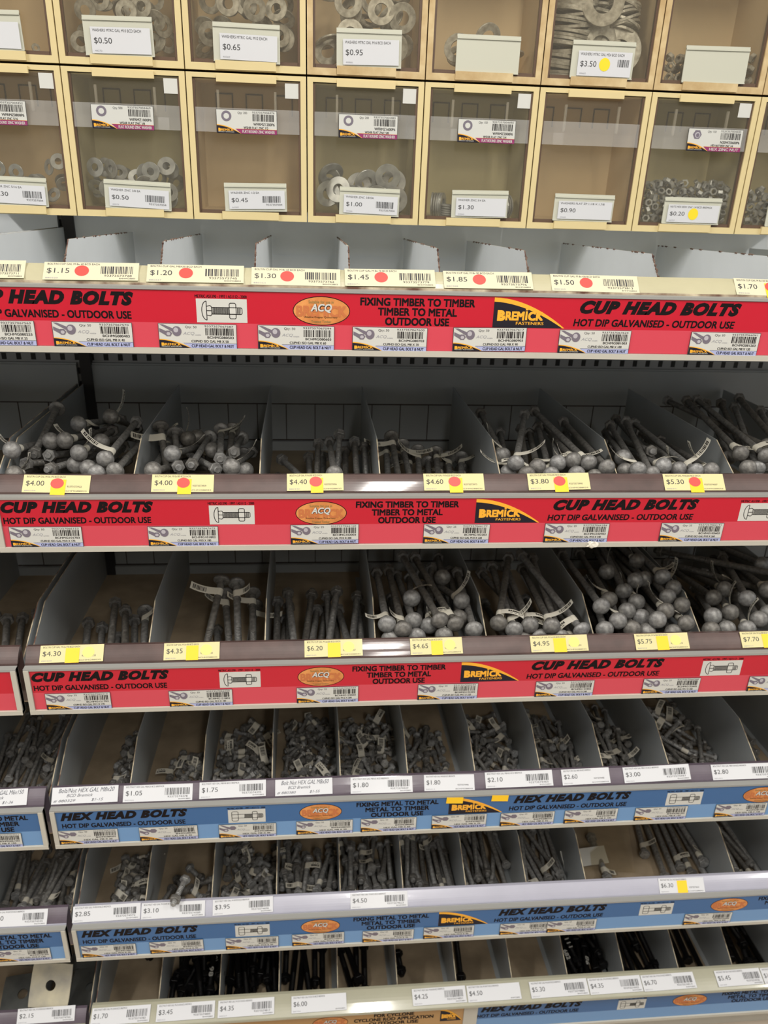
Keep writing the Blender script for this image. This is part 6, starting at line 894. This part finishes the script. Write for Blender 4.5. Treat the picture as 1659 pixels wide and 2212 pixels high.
for rec in BOLTS:
    key, kd, sz, L, ax, ay, az, bx, by, bz, tg, pile = rec
    A = Vector((ax, ay, az)) / 2000; B_ = Vector((bx, by, bz)) / 2000; d = (B_ - A).normalized()
    blk = kd == 'blk'
    if pile:
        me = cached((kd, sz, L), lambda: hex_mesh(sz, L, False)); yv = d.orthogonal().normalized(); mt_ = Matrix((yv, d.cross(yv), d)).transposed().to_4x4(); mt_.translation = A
        PILE.append((me, mt_)); nm_ = cached(('nut', sz, False), lambda: nut_mesh(sz, False)); PILE.append((nm_, mt_ @ Matrix.Translation((0, 0, L / 1000 - SZ[sz]['nt']))))
        if tg: PILE.append((cached(('tag', sz, 2, 'hex'), lambda: tag_mesh(sz, 2)), mt_ @ Matrix.Translation((0, 0, min(.02, L / 2200)))))
        continue
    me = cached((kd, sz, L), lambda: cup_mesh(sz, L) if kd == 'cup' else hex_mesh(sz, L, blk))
    up = Vector((0, -.75, .7)); yv = (up - d * up.dot(d)).normalized(); ang = rb.uniform(-.5, .5); yv = Matrix.Rotation(ang, 3, d) @ yv; xv = yv.cross(d)
    mt_ = Matrix((xv, yv, d)).transposed().to_4x4(); mt_.translation = A
    o = bpy.data.objects.new('cup_head_bolt' if kd == 'cup' else ('black_hex_bolt' if blk else 'hex_head_bolt'), me); C.objects.link(o); o.matrix_world = mt_
    Lm = L / 1000
    if not (kd == 'hex' and Lm < .028 and rb.random() < .3):
        nu = bpy.data.objects.new('nut', cached(('nut', sz, blk), lambda: nut_mesh(sz, blk))); C.objects.link(nu); nu.parent = o; nu.location = (0, 0, Lm - SZ[sz]['nt'] * (.9 if Lm > .05 else .8) - rb.uniform(0, .006 if Lm > .05 else .002)); nu.rotation_euler = (0, 0, rb.uniform(0, 1))
    if tg:
        var = rb.choice((0, 0, 1, 2)) if kd == 'cup' else rb.choice((0, 1, 2, 2, 3))
        mir = rb.choice((1, -1))
        tt = bpy.data.objects.new('paper_tag', cached(('tag', sz, var, kd, mir), lambda: tag_mesh(sz, var, kd == 'cup', mir))); C.objects.link(tt); tt.parent = o
        tt.location = (0, 0, min(.026 if kd == 'cup' else .020, Lm * .45)); tt.rotation_euler = (0, 0, rb.uniform(-.35, .35))
    BINS.setdefault(key, []).append((o, A, B_, kd, tg, L))
if PILE:
    mats = []; vs = []; fs = []; mi = []; sm = []
    for me, M_ in PILE:
        o0 = len(vs); vs += [tuple(M_ @ v.co) for v in me.vertices]; mp = []
        for m_ in me.materials:
            if m_ not in mats: mats.append(m_)
            mp.append(mats.index(m_))
        for p in me.polygons: fs.append(tuple(o0 + i for i in p.vertices)); mi.append(mp[p.material_index]); sm.append(p.use_smooth)
    me = bpy.data.meshes.new('loose_hex_bolts'); me.from_pydata(vs, [], fs)
    for m_ in mats: me.materials.append(m_)
    me.polygons.foreach_set('material_index', mi); me.polygons.foreach_set('use_smooth', sm); me.update()
    o = bpy.data.objects.new('loose_hex_bolts', me); C.objects.link(o); tag(o, 'remaining small galvanised hex bolts deep in the heaps of the fourth and fifth shelf', 'bolts', kind='stuff')
ORD = ['first', 'second', 'third', 'fourth', 'fifth', 'sixth', 'seventh', 'eighth', 'ninth', 'tenth', 'eleventh', 'twelfth']
def where(key):
    k = int(key[1]); return 'left neighbouring bay, ' + SH[k] if key.endswith('L') else '%s bin of the %s' % (ORD[int(key[3:])], SH[k])
for key, L in BINS.items():
    bands = {}
    for e in L:
        fr = min(e[1].y, e[2].y)
        if len(L) > 12: bd = 'front' if fr < 1.13 else ('middle' if fr < 1.2 else 'rear')
        else: bd = ''
        bands.setdefault(bd, []).append(e)
    for bd, E_ in bands.items():
        for i, (o, A, B_, kd, tg, Lm) in enumerate(sorted(E_, key=lambda e: e[1].x)):
            kn = {'cup': 'cup head bolt', 'hex': 'hex head bolt', 'blk': 'black hex bolt'}[kd]
            lb = '%s%s, %s%s, %s' % ('tagged ' if tg else '', kn, NTH[min(i, 21)], (' in %s row' % bd) if bd else '', where(key))
            tag(o, lb, 'bolt', '%ss in the %s' % (kn, where(key)))

# white painted numbers on black bolts, square plates, loose cards
def plate(loc, rot, w_, lab, m_='dplate'):
    b = MB(); n = 24; h = w_ / 2; rh = w_ * .125; th = .0035; c0 = h * .12
    sqp = []
    for i in range(n):
        a = 2 * PI * i / n; s_ = 1 / max(abs(math.cos(a)), abs(math.sin(a))); sqp.append((min(max(math.cos(a) * s_, -1), 1) * h * (.97 if s_ > 1.3 else 1), min(max(math.sin(a) * s_, -1), 1) * h * (.97 if s_ > 1.3 else 1)))
    hol = [(rh * math.cos(2 * PI * i / n), rh * math.sin(2 * PI * i / n)) for i in range(n)]
    for z, s_ in ((th / 2, 1), (-th / 2, -1)):
        vs = [(x, y, z) for x, y in sqp] + [(x, y, z) for x, y in hol]; fs = [(i, (i + 1) % n, (i + 1) % n + n, i + n) for i in range(n)]
        b.add(vs, fs if s_ > 0 else [f[::-1] for f in fs], m_)
    for P in (sqp, hol): b.add([(x, y, -th / 2) for x, y in P] + [(x, y, th / 2) for x, y in P], [(i, (i + 1) % n, (i + 1) % n + n, i + n) for i in range(n)], m_)
    o = b.build('square_plate_washer', loc=loc, rot=rot); tag(o, lab, 'plate washer', 'square plate washers in the left bay')
f6 = lambda Y: fz(6, Y)
plate((-.5085, 1.092, .1915), (PI / 2 - .75, 0.03, -.06), .077, 'bright square plate washer with round hole leaning on the ledge', 'plate')
plate((-.500, 1.20, f6(1.2) + .020), (.30, .06, .25), .085, 'dull square plate washer lying behind the bright one')
plate((-.465, 1.17, f6(1.17) + .016), (.1, .05, .05), .080, 'dull square plate washer lying right of the bright one')
plate((-.49, 1.31, f6(1.31) + .040), (.5, .1, .1), .085, 'dull square plate washer tilted at the back')
plate((-.51, 1.14, f6(1.14) + .006), (.02, .0, .5), .080, 'dull square plate washer flat on the deck below the bright one')
plate((-.600, 1.16, f6(1.16) + .02), (.2, .0, .1), .080, 'dull square plate washer at the left frame edge')
plate((-.602, 1.27, f6(1.27) + .03), (.3, .0, -.1), .080, 'dull square plate washer at the left edge further back')
MARKS = [('682', 's6b8', .5), ('111', 's6b8', .2), ('192', 's6b8', -.2), ('98', 's6b8', -.6), ('98', 's6b1', .3), ('168', 's6b1', 0)]
for i, (t_, key, u) in enumerate(MARKS):
    L = sorted(BINS[key], key=lambda e: -e[1].z); o, A, B_, kd, tg, Lm = L[i % len(L)]
    S = Sheet(); S.text(t_, -.011, -.0042, .011, .0042, 'whitepaint', 0, bold=.03)
    c_ = S.build('painted_number', o); c_.matrix_local = Matrix(((0, 0, 1, 0), (0, -1, 0, .0066), (1, 0, 0, Lm / 2000), (0, 0, 0, 1)))
    c_['label'] = 'white painted number'
b = MB(); b.box(-.05, .05, 0, .0006, -.018, .018, 'white'); o = b.build('paper_card', loc=(.578, 1.20, fz(5, 1.2) + .020), rot=(-1.1, 0, .1)); tag(o, 'blank white card leaning in the $6.30 compartment', 'card')
b = MB(); b.box(-.045, .045, 0, .0005, -.055, .055, 'pane'); o = b.build('clear_sheet', loc=(.64, 1.22, fz(5, 1.2) + .030), rot=(-1.25, 0, -.15)); tag(o, 'clear plastic sheet lying over the $6.30 compartment', 'plastic sheet')
